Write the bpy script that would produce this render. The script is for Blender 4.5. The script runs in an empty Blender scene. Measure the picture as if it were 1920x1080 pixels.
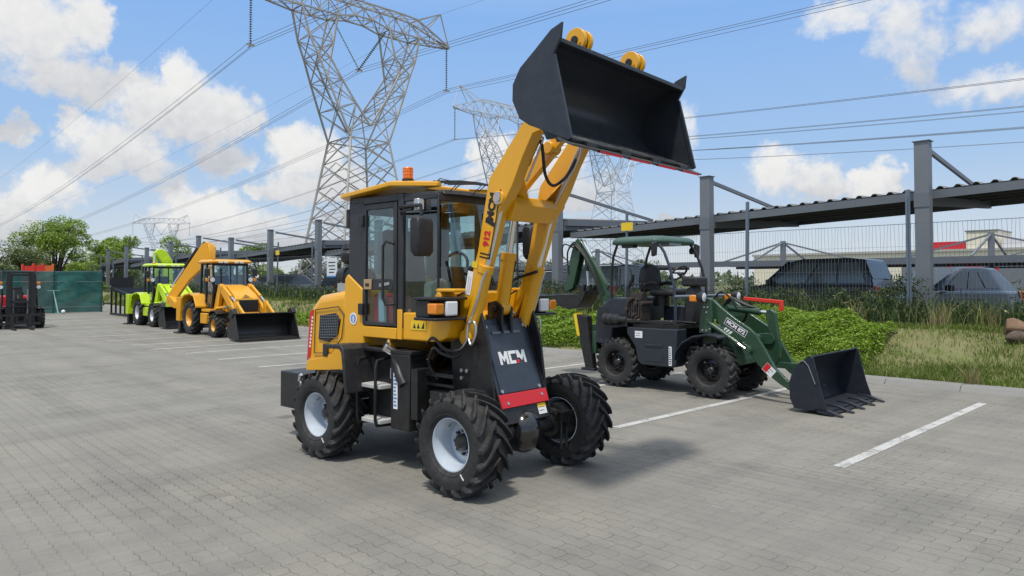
import bpy, bmesh, math, random
import numpy as np
from mathutils import Vector, Matrix
R_ = math.radians
sc = bpy.context.scene
COL = sc.collection
random.seed(7)
RNG = np.random.default_rng(11)

# ------------------------------------------------------------------ mesh builder
class MB:
    def __init__(s): s.v = []; s.f = []; s.m = []; s.mi = 0
    def add(s, vs, fs):
        n = len(s.v); s.v += [tuple(map(float, v)) for v in vs]
        for f in fs: s.f.append([n + i for i in f]); s.m.append(s.mi)
        return s
    def box(s, x0, x1, y0, y1, z0, z1):
        return s.add([(x0,y0,z0),(x1,y0,z0),(x1,y1,z0),(x0,y1,z0),(x0,y0,z1),(x1,y0,z1),(x1,y1,z1),(x0,y1,z1)],
                     [(3,2,1,0),(4,5,6,7),(0,1,5,4),(1,2,6,5),(2,3,7,6),(3,0,4,7)])
    def prism(s, poly, axis, a, b, ta=0, tb=0):
        # poly in (x,z) for 'y', (y,z) for 'x', (x,y) for 'z'
        ar = sum(poly[i][0]*poly[(i+1)%len(poly)][1]-poly[(i+1)%len(poly)][0]*poly[i][1] for i in range(len(poly)))
        if ar < 0: poly = poly[::-1]
        def P(p, t):
            return {'y': (p[0], t, p[1]), 'x': (t, p[0], p[1]), 'z': (p[0], p[1], t)}[axis]
        n = len(poly)
        vs = [P(p, a) for p in poly] + [P(p, b) for p in poly]
        fr = list(range(n)); bk = list(range(n, 2*n))
        side = [(i, (i+1) % n, n+(i+1) % n, n+i) for i in range(n)]
        flip = (axis == 'y') != (a > b)
        if flip:
            fs = [fr, bk[::-1]] + [tuple(reversed(q)) for q in side]
        else:
            fs = [fr[::-1], bk] + side
        return s.add(vs, fs)
    def bar(s, p, q, w, h=None, up=(0,0,1)):
        h = w if h is None else h
        p, q = Vector(p), Vector(q); d = (q-p)
        if d.length < 1e-6: return s
        d.normalize(); u = Vector(up)
        if abs(d.dot(u)) > .98: u = Vector((1,0,0))
        r = d.cross(u).normalized(); u = r.cross(d)
        vs = []
        for c in (p, q):
            for a, b in ((-1,-1),(1,-1),(1,1),(-1,1)): vs.append(c + r*(a*w/2) + u*(b*h/2))
        return s.add(vs, [(0,1,2,3),(7,6,5,4),(1,0,4,5),(2,1,5,6),(3,2,6,7),(0,3,7,4)])
    def tube(s, pts, r, n=8, cap=True, closed=False):
        pts = [Vector(p) for p in pts]; k = len(pts)
        rs = r if isinstance(r, (list, tuple)) else [r]*k
        t0 = (pts[1]-pts[0]).normalized()
        u = Vector((0,0,1)) if abs(t0.z) < .9 else Vector((1,0,0))
        a = t0.cross(u).normalized()
        vs = []; 
        for i in range(k):
            if closed: t = (pts[(i+1) % k]-pts[i-1])
            elif i == 0: t = pts[1]-pts[0]
            elif i == k-1: t = pts[-1]-pts[-2]
            else: t = (pts[i+1]-pts[i]).normalized() + (pts[i]-pts[i-1]).normalized()
            if t.length < 1e-9: t = t0
            t.normalize()
            a = (a - t*a.dot(t))
            if a.length < 1e-6: a = t.orthogonal()
            a.normalize(); b = t.cross(a)
            for j in range(n):
                th = 2*math.pi*j/n
                vs.append(pts[i] + (a*math.cos(th)+b*math.sin(th))*rs[i])
        fs = []
        for i in range(k if closed else k-1):
            i2 = (i+1) % k
            for j in range(n):
                j2 = (j+1) % n
                fs.append((i*n+j, i*n+j2, i2*n+j2, i2*n+j))
        if cap and not closed:
            fs.append(tuple(range(n))[::-1]); fs.append(tuple(range((k-1)*n, k*n)))
        return s.add(vs, fs)
    def cyl(s, p, q, r, n=20, r2=None):
        return s.tube([p, q], [r, r if r2 is None else r2], n)
    def lathe(s, prof, o=(0,0,0), axis="z", n=32, closed=False, cap=True):
        # prof: (radius, height along axis)
        vs = []; k = len(prof)
        for (r, h) in prof:
            for j in range(n):
                t = 2*math.pi*j/n; c, q = r*math.cos(t), r*math.sin(t)
                p = {'z': (c, q, h), 'y': (q, h, c), 'x': (h, c, q)}[axis]
                vs.append((p[0]+o[0], p[1]+o[1], p[2]+o[2]))
        fs = []
        for i in range(k if closed else k-1):
            i2 = (i+1) % k
            for j in range(n):
                j2 = (j+1) % n
                fs.append((i*n+j, i*n+j2, i2*n+j2, i2*n+j))
        if not closed and cap:
            if prof[0][0] > 1e-5: fs.append(tuple(range(n))[::-1])
            if prof[-1][0] > 1e-5: fs.append(tuple(range((k-1)*n, k*n)))
        return s.add(vs, fs)
    def sph(s, c, r, n=16, m=10):
        rx, ry, rz = r if isinstance(r, (tuple, list)) else (r, r, r)
        vs = []; fs = []
        for i in range(m+1):
            ph = math.pi*i/m
            for j in range(n):
                th = 2*math.pi*j/n
                vs.append((c[0]+rx*math.sin(ph)*math.cos(th), c[1]+ry*math.sin(ph)*math.sin(th), c[2]-rz*math.cos(ph)))
        for i in range(m):
            for j in range(n):
                j2 = (j+1) % n
                fs.append((i*n+j, i*n+j2, (i+1)*n+j2, (i+1)*n+j))
        return s.add(vs, fs)
    def loft(s, rings, cap=True):
        n = len(rings[0]); vs = [p for r in rings for p in r]; fs = []
        for i in range(len(rings)-1):
            for j in range(n):
                j2 = (j+1) % n
                fs.append((i*n+j, i*n+j2, (i+1)*n+j2, (i+1)*n+j))
        if cap: fs.append(tuple(range(n))[::-1]); fs.append(tuple(range((len(rings)-1)*n, len(rings)*n)))
        return s.add(vs, fs)
    def sheet(s, poly, axis, a, thick):
        return s.prism(poly, axis, a, a+thick)
    def build(s, name, mats, parent=None, bevel=0, seg=2, smooth=35, loc=None, rot=None):
        me = bpy.data.meshes.new(name)
        me.from_pydata(s.v, [], s.f)
        if not isinstance(mats, (list, tuple)): mats = [mats]
        for m in mats: me.materials.append(m)
        if len(mats) > 1: me.polygons.foreach_set('material_index', s.m)
        bm = bmesh.new(); bm.from_mesh(me)
        bmesh.ops.recalc_face_normals(bm, faces=bm.faces)
        bm.to_mesh(me); bm.free()
        if smooth:
            me.polygons.foreach_set('use_smooth', [True]*len(me.polygons))
            me.set_sharp_from_angle(angle=R_(smooth))
        o = bpy.data.objects.new(name, me); COL.objects.link(o)
        if parent is not None: o.parent = parent
        if loc: o.location = loc
        if rot: o.rotation_euler = rot
        if bevel:
            b = o.modifiers.new('bevel', 'BEVEL'); b.width = bevel; b.segments = seg
            b.limit_method = 'ANGLE'; b.angle_limit = R_(40); b.harden_normals = False
        return o

def raw_mesh(name, V, F, mats, midx=None, parent=None, smooth=False):
    """V (n,3) array, F (m,k) int array with constant k"""
    me = bpy.data.meshes.new(name)
    V = np.asarray(V, dtype=np.float32); F = np.asarray(F, dtype=np.int32)
    m, k = F.shape
    me.vertices.add(len(V)); me.vertices.foreach_set('co', V.ravel())
    me.loops.add(m*k); me.loops.foreach_set('vertex_index', F.ravel())
    me.polygons.add(m); me.polygons.foreach_set('loop_start', np.arange(0, m*k, k, dtype=np.int32))
    me.polygons.foreach_set('loop_total', np.full(m, k, dtype=np.int32))
    if not isinstance(mats, (list, tuple)): mats = [mats]
    for q in mats: me.materials.append(q)
    if midx is not None: me.polygons.foreach_set('material_index', np.asarray(midx, dtype=np.int32))
    if smooth: me.polygons.foreach_set('use_smooth', [True]*m)
    me.update(calc_edges=True); me.validate()
    o = bpy.data.objects.new(name, me); COL.objects.link(o)
    if parent is not None: o.parent = parent
    return o

def tag(o, label=None, cat=None, group=None, kind=None):
    if label: o['label'] = label
    if cat: o['category'] = cat
    if group: o['group'] = group
    if kind: o['kind'] = kind
    return o
def empty(name, loc, rz=0, label=None, cat=None, group=None):
    o = bpy.data.objects.new(name, None); COL.objects.link(o)
    o.empty_display_size = .2
    o.location = loc; o.rotation_euler = (0, 0, rz)
    return tag(o, label, cat, group)
def copy_tree(o, parent=None):
    c = o.copy(); COL.objects.link(c); c.parent = parent
    for ch in [q for q in ALLCH(o)]: copy_tree(ch, c)
    return c
def ALLCH(o): return [q for q in COL.objects if q.parent == o]

def text_mesh(name, s, size, mat, parent, mtx, extrude=.001, bold=0.0, align='CENTER', shear=0, space=1.0):
    cu = bpy.data.curves.new(name, 'FONT'); cu.body = s; cu.size = size; cu.extrude = extrude
    cu.offset = bold; cu.align_x = align; cu.align_y = 'CENTER'; cu.shear = shear; cu.space_character = space
    cu.resolution_u = 3
    t = bpy.data.objects.new(name+'_c', cu); COL.objects.link(t)
    dg = bpy.context.evaluated_depsgraph_get()
    me = bpy.data.meshes.new_from_object(t.evaluated_get(dg))
    bpy.data.objects.remove(t); bpy.data.curves.remove(cu)
    me.materials.clear(); me.materials.append(mat)
    o = bpy.data.objects.new(name, me); COL.objects.link(o)
    o.parent = parent; o.matrix_local = mtx
    return o
def basis(o, xdir, ydir):
    x = Vector(xdir).normalized(); y = Vector(ydir); y = (y - x*y.dot(x)).normalized(); z = x.cross(y)
    m = Matrix((x, y, z)).transposed().to_4x4(); m.translation = Vector(o); return m

# ------------------------------------------------------------------ materials
def nt(name):
    m = bpy.data.materials.new(name); m.use_nodes = True
    t = m.node_tree; t.nodes.clear()
    out = t.nodes.new('ShaderNodeOutputMaterial')
    return m, t, out
def N(t, typ, **kw):
    n = t.nodes.new(typ)
    for k, v in kw.items():
        if k in n.inputs: n.inputs[k].default_value = v
        else: setattr(n, k, v)
    return n
def L(t, a, b): t.links.new(a, b)
def math_(t, op, a, b=None, c=None):
    n = t.nodes.new('ShaderNodeMath'); n.operation = op
    for i, x in enumerate((a, b, c)):
        if x is None: continue
        if isinstance(x, (int, float)): n.inputs[i].default_value = x
        else: t.links.new(x, n.inputs[i])
    return n.outputs[0]
def mixc(t, f, a, b, mode='MIX'):
    n = t.nodes.new('ShaderNodeMix'); n.data_type = 'RGBA'; n.blend_type = mode
    for sock, x in ((n.inputs[0], f), (n.inputs[6], a), (n.inputs[7], b)):
        if isinstance(x, (int, float)): sock.default_value = x
        elif isinstance(x, (tuple, list)): sock.default_value = (*x[:3], 1)
        else: t.links.new(x, sock)
    return n.outputs[2]
def noise(t, scale, detail=4, rough=.55, vec=None, dist=0):
    n = t.nodes.new('ShaderNodeTexNoise'); n.inputs['Scale'].default_value = scale
    n.inputs['Detail'].default_value = detail; n.inputs['Roughness'].default_value = rough
    n.inputs['Distortion'].default_value = dist
    if vec is not None: t.links.new(vec, n.inputs['Vector'])
    return n.outputs[0]
def ramp(t, f, stops):
    n = t.nodes.new('ShaderNodeValToRGB'); e = n.color_ramp.elements
    e[0].position, e[0].color = stops[0][0], (*stops[0][1], 1)
    e[1].position, e[1].color = stops[-1][0], (*stops[-1][1], 1)
    for p, c in stops[1:-1]:
        q = e.new(p); q.color = (*c, 1)
    t.links.new(f, n.inputs[0]); return n.outputs[0]

MATS = {}
def paint(name, col, rough=.4, metal=0.0, var=.12, scale=6, coat=0.0, dust=.12, bump=0.0, bscale=60, spec=.5, dustcol=(.33,.30,.26)):
    if name in MATS: return MATS[name]
    m, t, out = nt(name)
    p = N(t, 'ShaderNodeBsdfPrincipled'); L(t, p.outputs[0], out.inputs[0])
    tc = N(t, 'ShaderNodeTexCoord'); ob = tc.outputs['Object']
    n1 = noise(t, scale, 6, .6, ob)
    lo = tuple(c*(1-var) for c in col); hi = tuple(min(1, c*(1+var)) for c in col)
    base = mixc(t, n1, lo, hi)
    if dust:
        ge = N(t, 'ShaderNodeNewGeometry'); sx = N(t, 'ShaderNodeSeparateXYZ'); L(t, ge.outputs['Normal'], sx.inputs[0])
        upf = math_(t, 'MULTIPLY_ADD', sx.outputs[2], .6, .4)
        n2 = noise(t, scale*2.3, 8, .7, ob)
        thr = N(t, 'ShaderNodeMapRange'); thr.inputs[1].default_value = .38; thr.inputs[2].default_value = .75
        L(t, n2, thr.inputs[0])
        f = math_(t, 'MULTIPLY', math_(t, 'MULTIPLY', thr.outputs[0], upf), dust*2.2)
        n = t.nodes.new('ShaderNodeClamp'); L(t, f, n.inputs[0])
        base = mixc(t, n.outputs[0], base, dustcol)
    L(t, base, p.inputs['Base Color'])
    rr = N(t, 'ShaderNodeMapRange'); L(t, noise(t, scale*3, 5, .6, ob), rr.inputs[0])
    rr.inputs[3].default_value = max(.03, rough-.1); rr.inputs[4].default_value = min(1, rough+.12)
    L(t, rr.outputs[0], p.inputs['Roughness'])
    p.inputs['Metallic'].default_value = metal
    p.inputs['Specular IOR Level'].default_value = spec
    if coat: p.inputs['Coat Weight'].default_value = coat; p.inputs['Coat Roughness'].default_value = .07
    if bump:
        b = N(t, 'ShaderNodeBump', Strength=bump, Distance=.01); L(t, noise(t, bscale, 5, .6, ob), b.inputs['Height'])
        L(t, b.outputs[0], p.inputs['Normal'])
    MATS[name] = m; return m
def glassy(name, tint=(.72,.85,.84), refl=.12, dark=0.0):
    if name in MATS: return MATS[name]
    m, t, out = nt(name)
    tr = N(t, 'ShaderNodeBsdfTransparent'); tr.inputs[0].default_value = (*tint, 1)
    gl = N(t, 'ShaderNodeBsdfGlossy'); gl.inputs['Roughness'].default_value = .02; gl.inputs[0].default_value = (.9,.97,1,1)
    lw = N(t, 'ShaderNodeLayerWeight'); lw.inputs[0].default_value = .5
    lp = math_(t, 'POWER', lw.outputs['Facing'], 4.0); f = math_(t, 'MULTIPLY_ADD', lp, .7, refl)
    mx = N(t, 'ShaderNodeMixShader'); L(t, f, mx.inputs[0]); L(t, tr.outputs[0], mx.inputs[1]); L(t, gl.outputs[0], mx.inputs[2])
    L(t, mx.outputs[0], out.inputs[0]); MATS[name] = m; return m
def lampglass(name, col, rough=.12, tr=.3):
    if name in MATS: return MATS[name]
    m, t, out = nt(name)
    p = N(t, 'ShaderNodeBsdfPrincipled'); L(t, p.outputs[0], out.inputs[0])
    tc = N(t, 'ShaderNodeTexCoord'); w = N(t, 'ShaderNodeTexWave', Scale=22.0); L(t, tc.outputs['Object'], w.inputs[0])
    L(t, mixc(t, w.outputs[0], tuple(c*.75 for c in col), col), p.inputs['Base Color'])
    p.inputs['Roughness'].default_value = rough; p.inputs['Coat Weight'].default_value = .6
    b = N(t, 'ShaderNodeBump', Strength=.4, Distance=.003); L(t, w.outputs[0], b.inputs['Height']); L(t, b.outputs[0], p.inputs['Normal'])
    MATS[name] = m; return m

YEL  = paint('loader_yellow', (.78,.375,.003), .31, var=.09, coat=.3, dust=.05, scale=3)
YEL2 = paint('backhoe_yellow', (.76,.36,.006), .38, var=.08, coat=.2, dust=.1, scale=3)
LIME = paint('lime_paint', (.52,.72,.012), .38, var=.06, coat=.2, dust=.06, scale=3)
NAVY = paint('blue_black_paint', (.026,.036,.054), .38, var=.12, coat=.15, dust=.045, scale=4)
BUCK = paint('bucket_paint', (.022,.026,.033), .36, var=.3, dust=.13, scale=5, bump=.04, bscale=18, dustcol=(.16,.16,.16))
BLK  = paint('black_paint', (.009,.009,.010), .40, var=.2, dust=.06, scale=6)
CABB = paint('cab_grey_black', (.022,.023,.026), .42, var=.1, dust=.05, scale=4)
PLAS = paint('black_plastic', (.014,.014,.016), .5, var=.2, dust=.06, scale=8)
RUB  = paint('tyre_rubber', (.016,.016,.0165), .72, var=.35, dust=.26, scale=9, bump=.2, bscale=90, dustcol=(.11,.105,.095))
RUB2 = paint('hose_rubber', (.010,.010,.010), .45, var=.2, dust=.03)
RIMW = paint('rim_white', (.50,.56,.63), .34, var=.07, coat=.3, dust=.12)
RIMK = paint('rim_black', (.012,.012,.013), .3, var=.2, coat=.3, dust=.05)
RIMY = paint('rim_yellow', (.72,.36,.04), .4, var=.08, dust=.1)
RIMG = paint('rim_silver', (.62,.64,.66), .35, var=.08, dust=.08)
CHR  = paint('chrome_rod', (.78,.79,.80), .16, metal=1.0, var=.05, dust=0)
STEEL= paint('zinc_steel', (.55,.55,.56), .35, metal=.85, var=.15, dust=.05)
DKGR = paint('dark_green', (.018,.058,.028), .35, var=.1, coat=.2, dust=.06, scale=4)
TEAL = paint('canopy_green', (.045,.10,.075), .45, var=.1, dust=.06, scale=4)
GREY = paint('galv_grey', (.15,.165,.185), .5, metal=.2, var=.12, dust=.08, scale=2)
GREYL= paint('galv_light', (.185,.20,.22), .5, metal=.2, var=.15, dust=.06, scale=2)
BLPO = paint('post_blue_grey', (.16,.20,.25), .5, metal=.2, var=.15, dust=.05, scale=3)
ROOFD= paint('roof_dark', (.085,.09,.098), .5, metal=.2, var=.15, dust=.1, scale=2)
RED  = paint('red_paint', (.60,.015,.022), .38, var=.08, dust=.03)
REDF = paint('red_plastic', (.70,.04,.02), .4, var=.1, dust=.03)
WHT  = paint('white_sticker', (.78,.78,.78), .45, var=.03, dust=.02)
YST  = paint('yellow_sticker', (.80,.55,.02), .45, var=.03, dust=.02)
BLU  = paint('blue_sticker', (.08,.22,.55), .45, var=.05, dust=0)
SEATM= paint('seat_vinyl', (.018,.017,.017), .55, var=.25, dust=.04, bump=.1)
RUST = paint('rusty_iron', (.035,.028,.024), .6, var=.4, dust=.15, scale=14, dustcol=(.12,.07,.045))
AMB  = lampglass('amber_lens', (.90,.28,.015))
BEAC = lampglass('beacon_orange', (.95,.20,.008), .18)
LENS = lampglass('clear_lens', (.80,.82,.84), .08)
GLS  = glassy('cab_glass', (.62,.78,.78), .12)
GLSD = glassy('dark_glass', (.22,.28,.29), .07)
CURT = paint('tread_grey', (.48,.48,.46), .6, var=.15, dust=.15)
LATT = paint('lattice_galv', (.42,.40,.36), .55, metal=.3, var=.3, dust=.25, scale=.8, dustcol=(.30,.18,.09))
LATF = paint('lattice_hazed', (.60,.64,.70), .6, metal=.1, var=.15, dust=.1, scale=.8)  # distance haze painted in: paler, bluer lattice for the far pylons
INSU = paint('insulator_glass', (.16,.19,.13), .3, var=.2, dust=.05)
WIRE = paint('cable_alu', (.12,.13,.15), .5, metal=.3, var=.1, dust=0)
# ------------------------------------------------------------------ camera, sun, sky
CAMH = 1.58
cam = bpy.data.cameras.new('camera'); co = bpy.data.objects.new('camera', cam); COL.objects.link(co)
co.location = (0, 0, CAMH); co.rotation_euler = (R_(91.5), 0, 0)
cam.lens = 24.99; cam.sensor_width = 36; cam.shift_y = -0.02495; cam.clip_end = 6000; cam.clip_start = .05
sc.camera = co
sc.view_settings.view_transform = 'Standard'; sc.view_settings.look = 'None'; sc.view_settings.exposure = 0
try: sc.view_settings.gamma = 1
except Exception: pass
SUN_EL, SUN_AZ = 66.0, 195.0        # azimuth clockwise from +Y
sd = Vector((math.sin(R_(SUN_AZ))*math.cos(R_(SUN_EL)), math.cos(R_(SUN_AZ))*math.cos(R_(SUN_EL)), math.sin(R_(SUN_EL))))
sl = bpy.data.lights.new('sun', 'SUN'); sl.energy = 3.1; sl.angle = R_(5.0); sl.color = (1, .955, .88)
so = bpy.data.objects.new('sun', sl); COL.objects.link(so)
so.rotation_euler = (-sd).to_track_quat('-Z', 'Y').to_euler(); so.location = (0, -5, 30)

WISPS = [(25.3,18.8,2.9,1.5),(29.5,16.9,2.3,2.6),(30.0,14.6,1.6,1.6),(34.2,17.0,2.6,1.7),(34.0,12.7,3.6,1.3),(13.9,11.8,1.5,2.3),(27.2,19.2,2.2,1.0),(-31.5,13.2,3.4,1.2),(-28.5,14.0,1.8,1.0),(6.5,7.2,3.5,1.6)]
CLOUDS = [(-34.0,16.5,3.54,3.38),(-31.3,18.0,1.88,2.2),(-32.5,13.8,3.97,1.81),(-30.3,13.0,2.56,1.67),(-28.9,13.9,1.32,1.05),(-25.1,14.4,2.18,1.95),(-26.3,12.4,3.45,2.12),(-22.8,12.6,3.11,2.58),(-23.9,11.1,3.95,1.49),(-20.9,11.9,1.5,1.0),(-29.2,9.4,3.6,2.18),(-31.3,10.8,1.26,1.1),(-27.5,8.6,2.53,1.52),(-30.0,7.7,2.9,1.12),(-33.3,6.3,2.55,1.8),(-34.9,4.5,1.73,2.12),(-35.2,10.0,1.29,.98),(-25.6,6.1,1.92,1.55),(-23.2,5.2,3.27,1.78),(-20.9,4.5,3.75,1.41),(-24.9,4.2,3.89,1.56),(-17.9,10.4,1.95,1.43),(-15.5,9.5,3.59,2.28),(-13.5,7.8,2.85,2.09),(-16.7,7.2,3.15,1.24),(-19.0,6.8,1.73,.65),(-22.2,9.0,2.39,1.27),(-1.3,10.3,2.15,1.72),(3.4,9.6,3.0,1.93),(1.1,7.8,4.73,2.15),(5.6,6.3,2.34,1.28),(20.4,8.2,2.46,1.93),(22.8,7.6,2.74,1.78),(26.7,7.5,1.72,1.46),(24.6,6.8,4.27,1.17),(27.9,7.1,1.34,1.14),(12.3,5.2,.9,.5),(-11.0,4.5,4.97,1.27),(-19.0,2.9,6.91,.81),(8.1,4.1,8.43,.77)]
w = bpy.data.worlds.new('World'); sc.world = w; w.use_nodes = True
t = w.node_tree; t.nodes.clear()
out = N(t, 'ShaderNodeOutputWorld'); bg = N(t, 'ShaderNodeBackground'); L(t, bg.outputs[0], out.inputs[0])
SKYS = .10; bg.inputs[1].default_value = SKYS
sky = N(t, 'ShaderNodeTexSky'); sky.sky_type = 'NISHITA'; sky.sun_disc = False
sky.sun_elevation = R_(SUN_EL); sky.sun_rotation = R_(SUN_AZ); sky.altitude = 1500; sky.air_density = 1.0; sky.dust_density = 1.2; sky.ozone_density = 1.5
tc = N(t, 'ShaderNodeTexCoord'); D = tc.outputs['Generated']
sx = N(t, 'ShaderNodeSeparateXYZ'); L(t, D, sx.inputs[0])
az = math_(t, 'MULTIPLY', math_(t, 'ARCTAN2', sx.outputs[0], sx.outputs[1]), 57.2958)
el = math_(t, 'MULTIPLY', math_(t, 'ARCSINE', sx.outputs[2]), 57.2958)
cx = N(t, 'ShaderNodeCombineXYZ'); L(t, az, cx.inputs[0]); L(t, el, cx.inputs[1])
def vm(op, a, b):
    n = t.nodes.new('ShaderNodeVectorMath'); n.operation = op
    for i, x in enumerate((a, b)):
        if isinstance(x, (tuple, list)): n.inputs[i].default_value = x
        else: t.links.new(x, n.inputs[i])
    return n.outputs['Value'] if op == 'DOT_PRODUCT' else n.outputs[0]
def noise_col(scale, detail, rough):
    n = t.nodes.new('ShaderNodeTexNoise'); n.inputs['Scale'].default_value = scale; n.inputs['Detail'].default_value = detail
    n.inputs['Roughness'].default_value = rough; t.links.new(D, n.inputs['Vector']); return n.outputs[1]
wob = vm('MULTIPLY', vm('SUBTRACT', noise_col(11, 5, .6), (.5, .5, .5)), (5.2, 3.6, 0))
wob2 = vm('MULTIPLY', vm('SUBTRACT', noise_col(46, 6, .62), (.5, .5, .5)), (2.8, 2.1, 0))
P = vm('ADD', vm('ADD', cx.outputs[0], wob), wob2)
def field(Pv, cl):
    acc = None
    for (a, e, rx, ry) in cl:
        q = vm('MULTIPLY', vm('SUBTRACT', Pv, (a, e, 0)), (1/rx, 1/ry, 0))
        d2 = vm('DOT_PRODUCT', q, q)
        if acc is None: acc = d2
        else:
            n = t.nodes.new('ShaderNodeMath'); n.operation = 'SMOOTH_MIN'; n.inputs[2].default_value = .35
            L(t, acc, n.inputs[0]); L(t, d2, n.inputs[1]); acc = n.outputs[0]
    return math_(t, 'SUBTRACT', 1.0, acc)
f0 = field(P, CLOUDS)
BIG = [(-33.5,15.5,5.2,4.6),(-24.6,12.6,5.6,3.6),(-29.0,9.4,5.0,3.2),(-32.8,5.6,4.0,2.6),(-22.5,4.9,7.0,2.4),(-15.8,8.7,4.6,3.6),(2.0,8.6,6.5,3.6),(22.0,7.8,4.6,2.9),(26.5,7.2,3.4,2.2),(29.5,16.6,4.5,4.0),(34,12.7,4,2),(35,17,3.5,2.5)]
f1 = field(P, BIG)
f2 = field(vm('ADD', P, (-.5, 1.5, 0)), BIG)
fb = noise(t, 30, 9, .6, D)
# the half of the sky behind the camera: loose noise clouds
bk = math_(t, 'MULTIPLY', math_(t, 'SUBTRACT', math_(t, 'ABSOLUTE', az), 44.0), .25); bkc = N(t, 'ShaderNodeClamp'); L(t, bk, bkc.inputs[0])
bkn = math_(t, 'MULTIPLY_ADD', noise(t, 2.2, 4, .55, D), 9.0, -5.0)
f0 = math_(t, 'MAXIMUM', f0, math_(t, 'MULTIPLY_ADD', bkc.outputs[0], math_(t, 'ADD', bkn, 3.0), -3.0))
dens = math_(t, 'ADD', f0, math_(t, 'MULTIPLY', math_(t, 'SUBTRACT', fb, .5), 2.0))
alpha = N(t, 'ShaderNodeMapRange', interpolation_type='SMOOTHSTEP'); L(t, dens, alpha.inputs[0])
alpha.inputs[1].default_value = -.22; alpha.inputs[2].default_value = .80
fw_ = math_(t, 'ADD', field(P, WISPS), math_(t, 'MULTIPLY', math_(t, 'SUBTRACT', fb, .5), 2.6))
aw = N(t, 'ShaderNodeMapRange', interpolation_type='SMOOTHSTEP'); L(t, fw_, aw.inputs[0]); aw.inputs[1].default_value = -.45; aw.inputs[2].default_value = 1.25; aw.inputs[4].default_value = .92
amax = math_(t, 'MAXIMUM', alpha.outputs[0], aw.outputs[0])
lit = math_(t, 'SUBTRACT', f1, f2)
mr = N(t, 'ShaderNodeMapRange', interpolation_type='SMOOTHSTEP'); L(t, math_(t, 'ADD', lit, math_(t, 'MULTIPLY', math_(t, 'SUBTRACT', noise(t, 60, 6, .6, D), .5), 1.1)), mr.inputs[0])
mr.inputs[1].default_value = -1.3; mr.inputs[2].default_value = .9
ccol = mixc(t, mr.outputs[0], (5.1, 5.35, 5.85), (8.9, 8.8, 8.6))
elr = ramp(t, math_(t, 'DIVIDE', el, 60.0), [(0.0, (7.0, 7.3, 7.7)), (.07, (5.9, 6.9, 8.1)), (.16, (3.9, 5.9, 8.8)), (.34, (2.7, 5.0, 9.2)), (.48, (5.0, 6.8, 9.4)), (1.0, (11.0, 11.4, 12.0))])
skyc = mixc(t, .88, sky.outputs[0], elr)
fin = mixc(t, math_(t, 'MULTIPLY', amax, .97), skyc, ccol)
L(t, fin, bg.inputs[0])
w.cycles.sampling_method = 'MANUAL'; w.cycles.sample_map_resolution = 256

# ------------------------------------------------------------------ yard frame: A runs along the kerb (away, to the left), B towards the fence
AX = Vector((-.6895, .7243, 0)); BX = Vector((.7243, .6896, 0)); YROT = math.atan2(.7243, -.6895)
def ab(a, b, z=0.0): return Vector((AX.x*a+BX.x*b, AX.y*a+BX.y*b, z))

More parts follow.
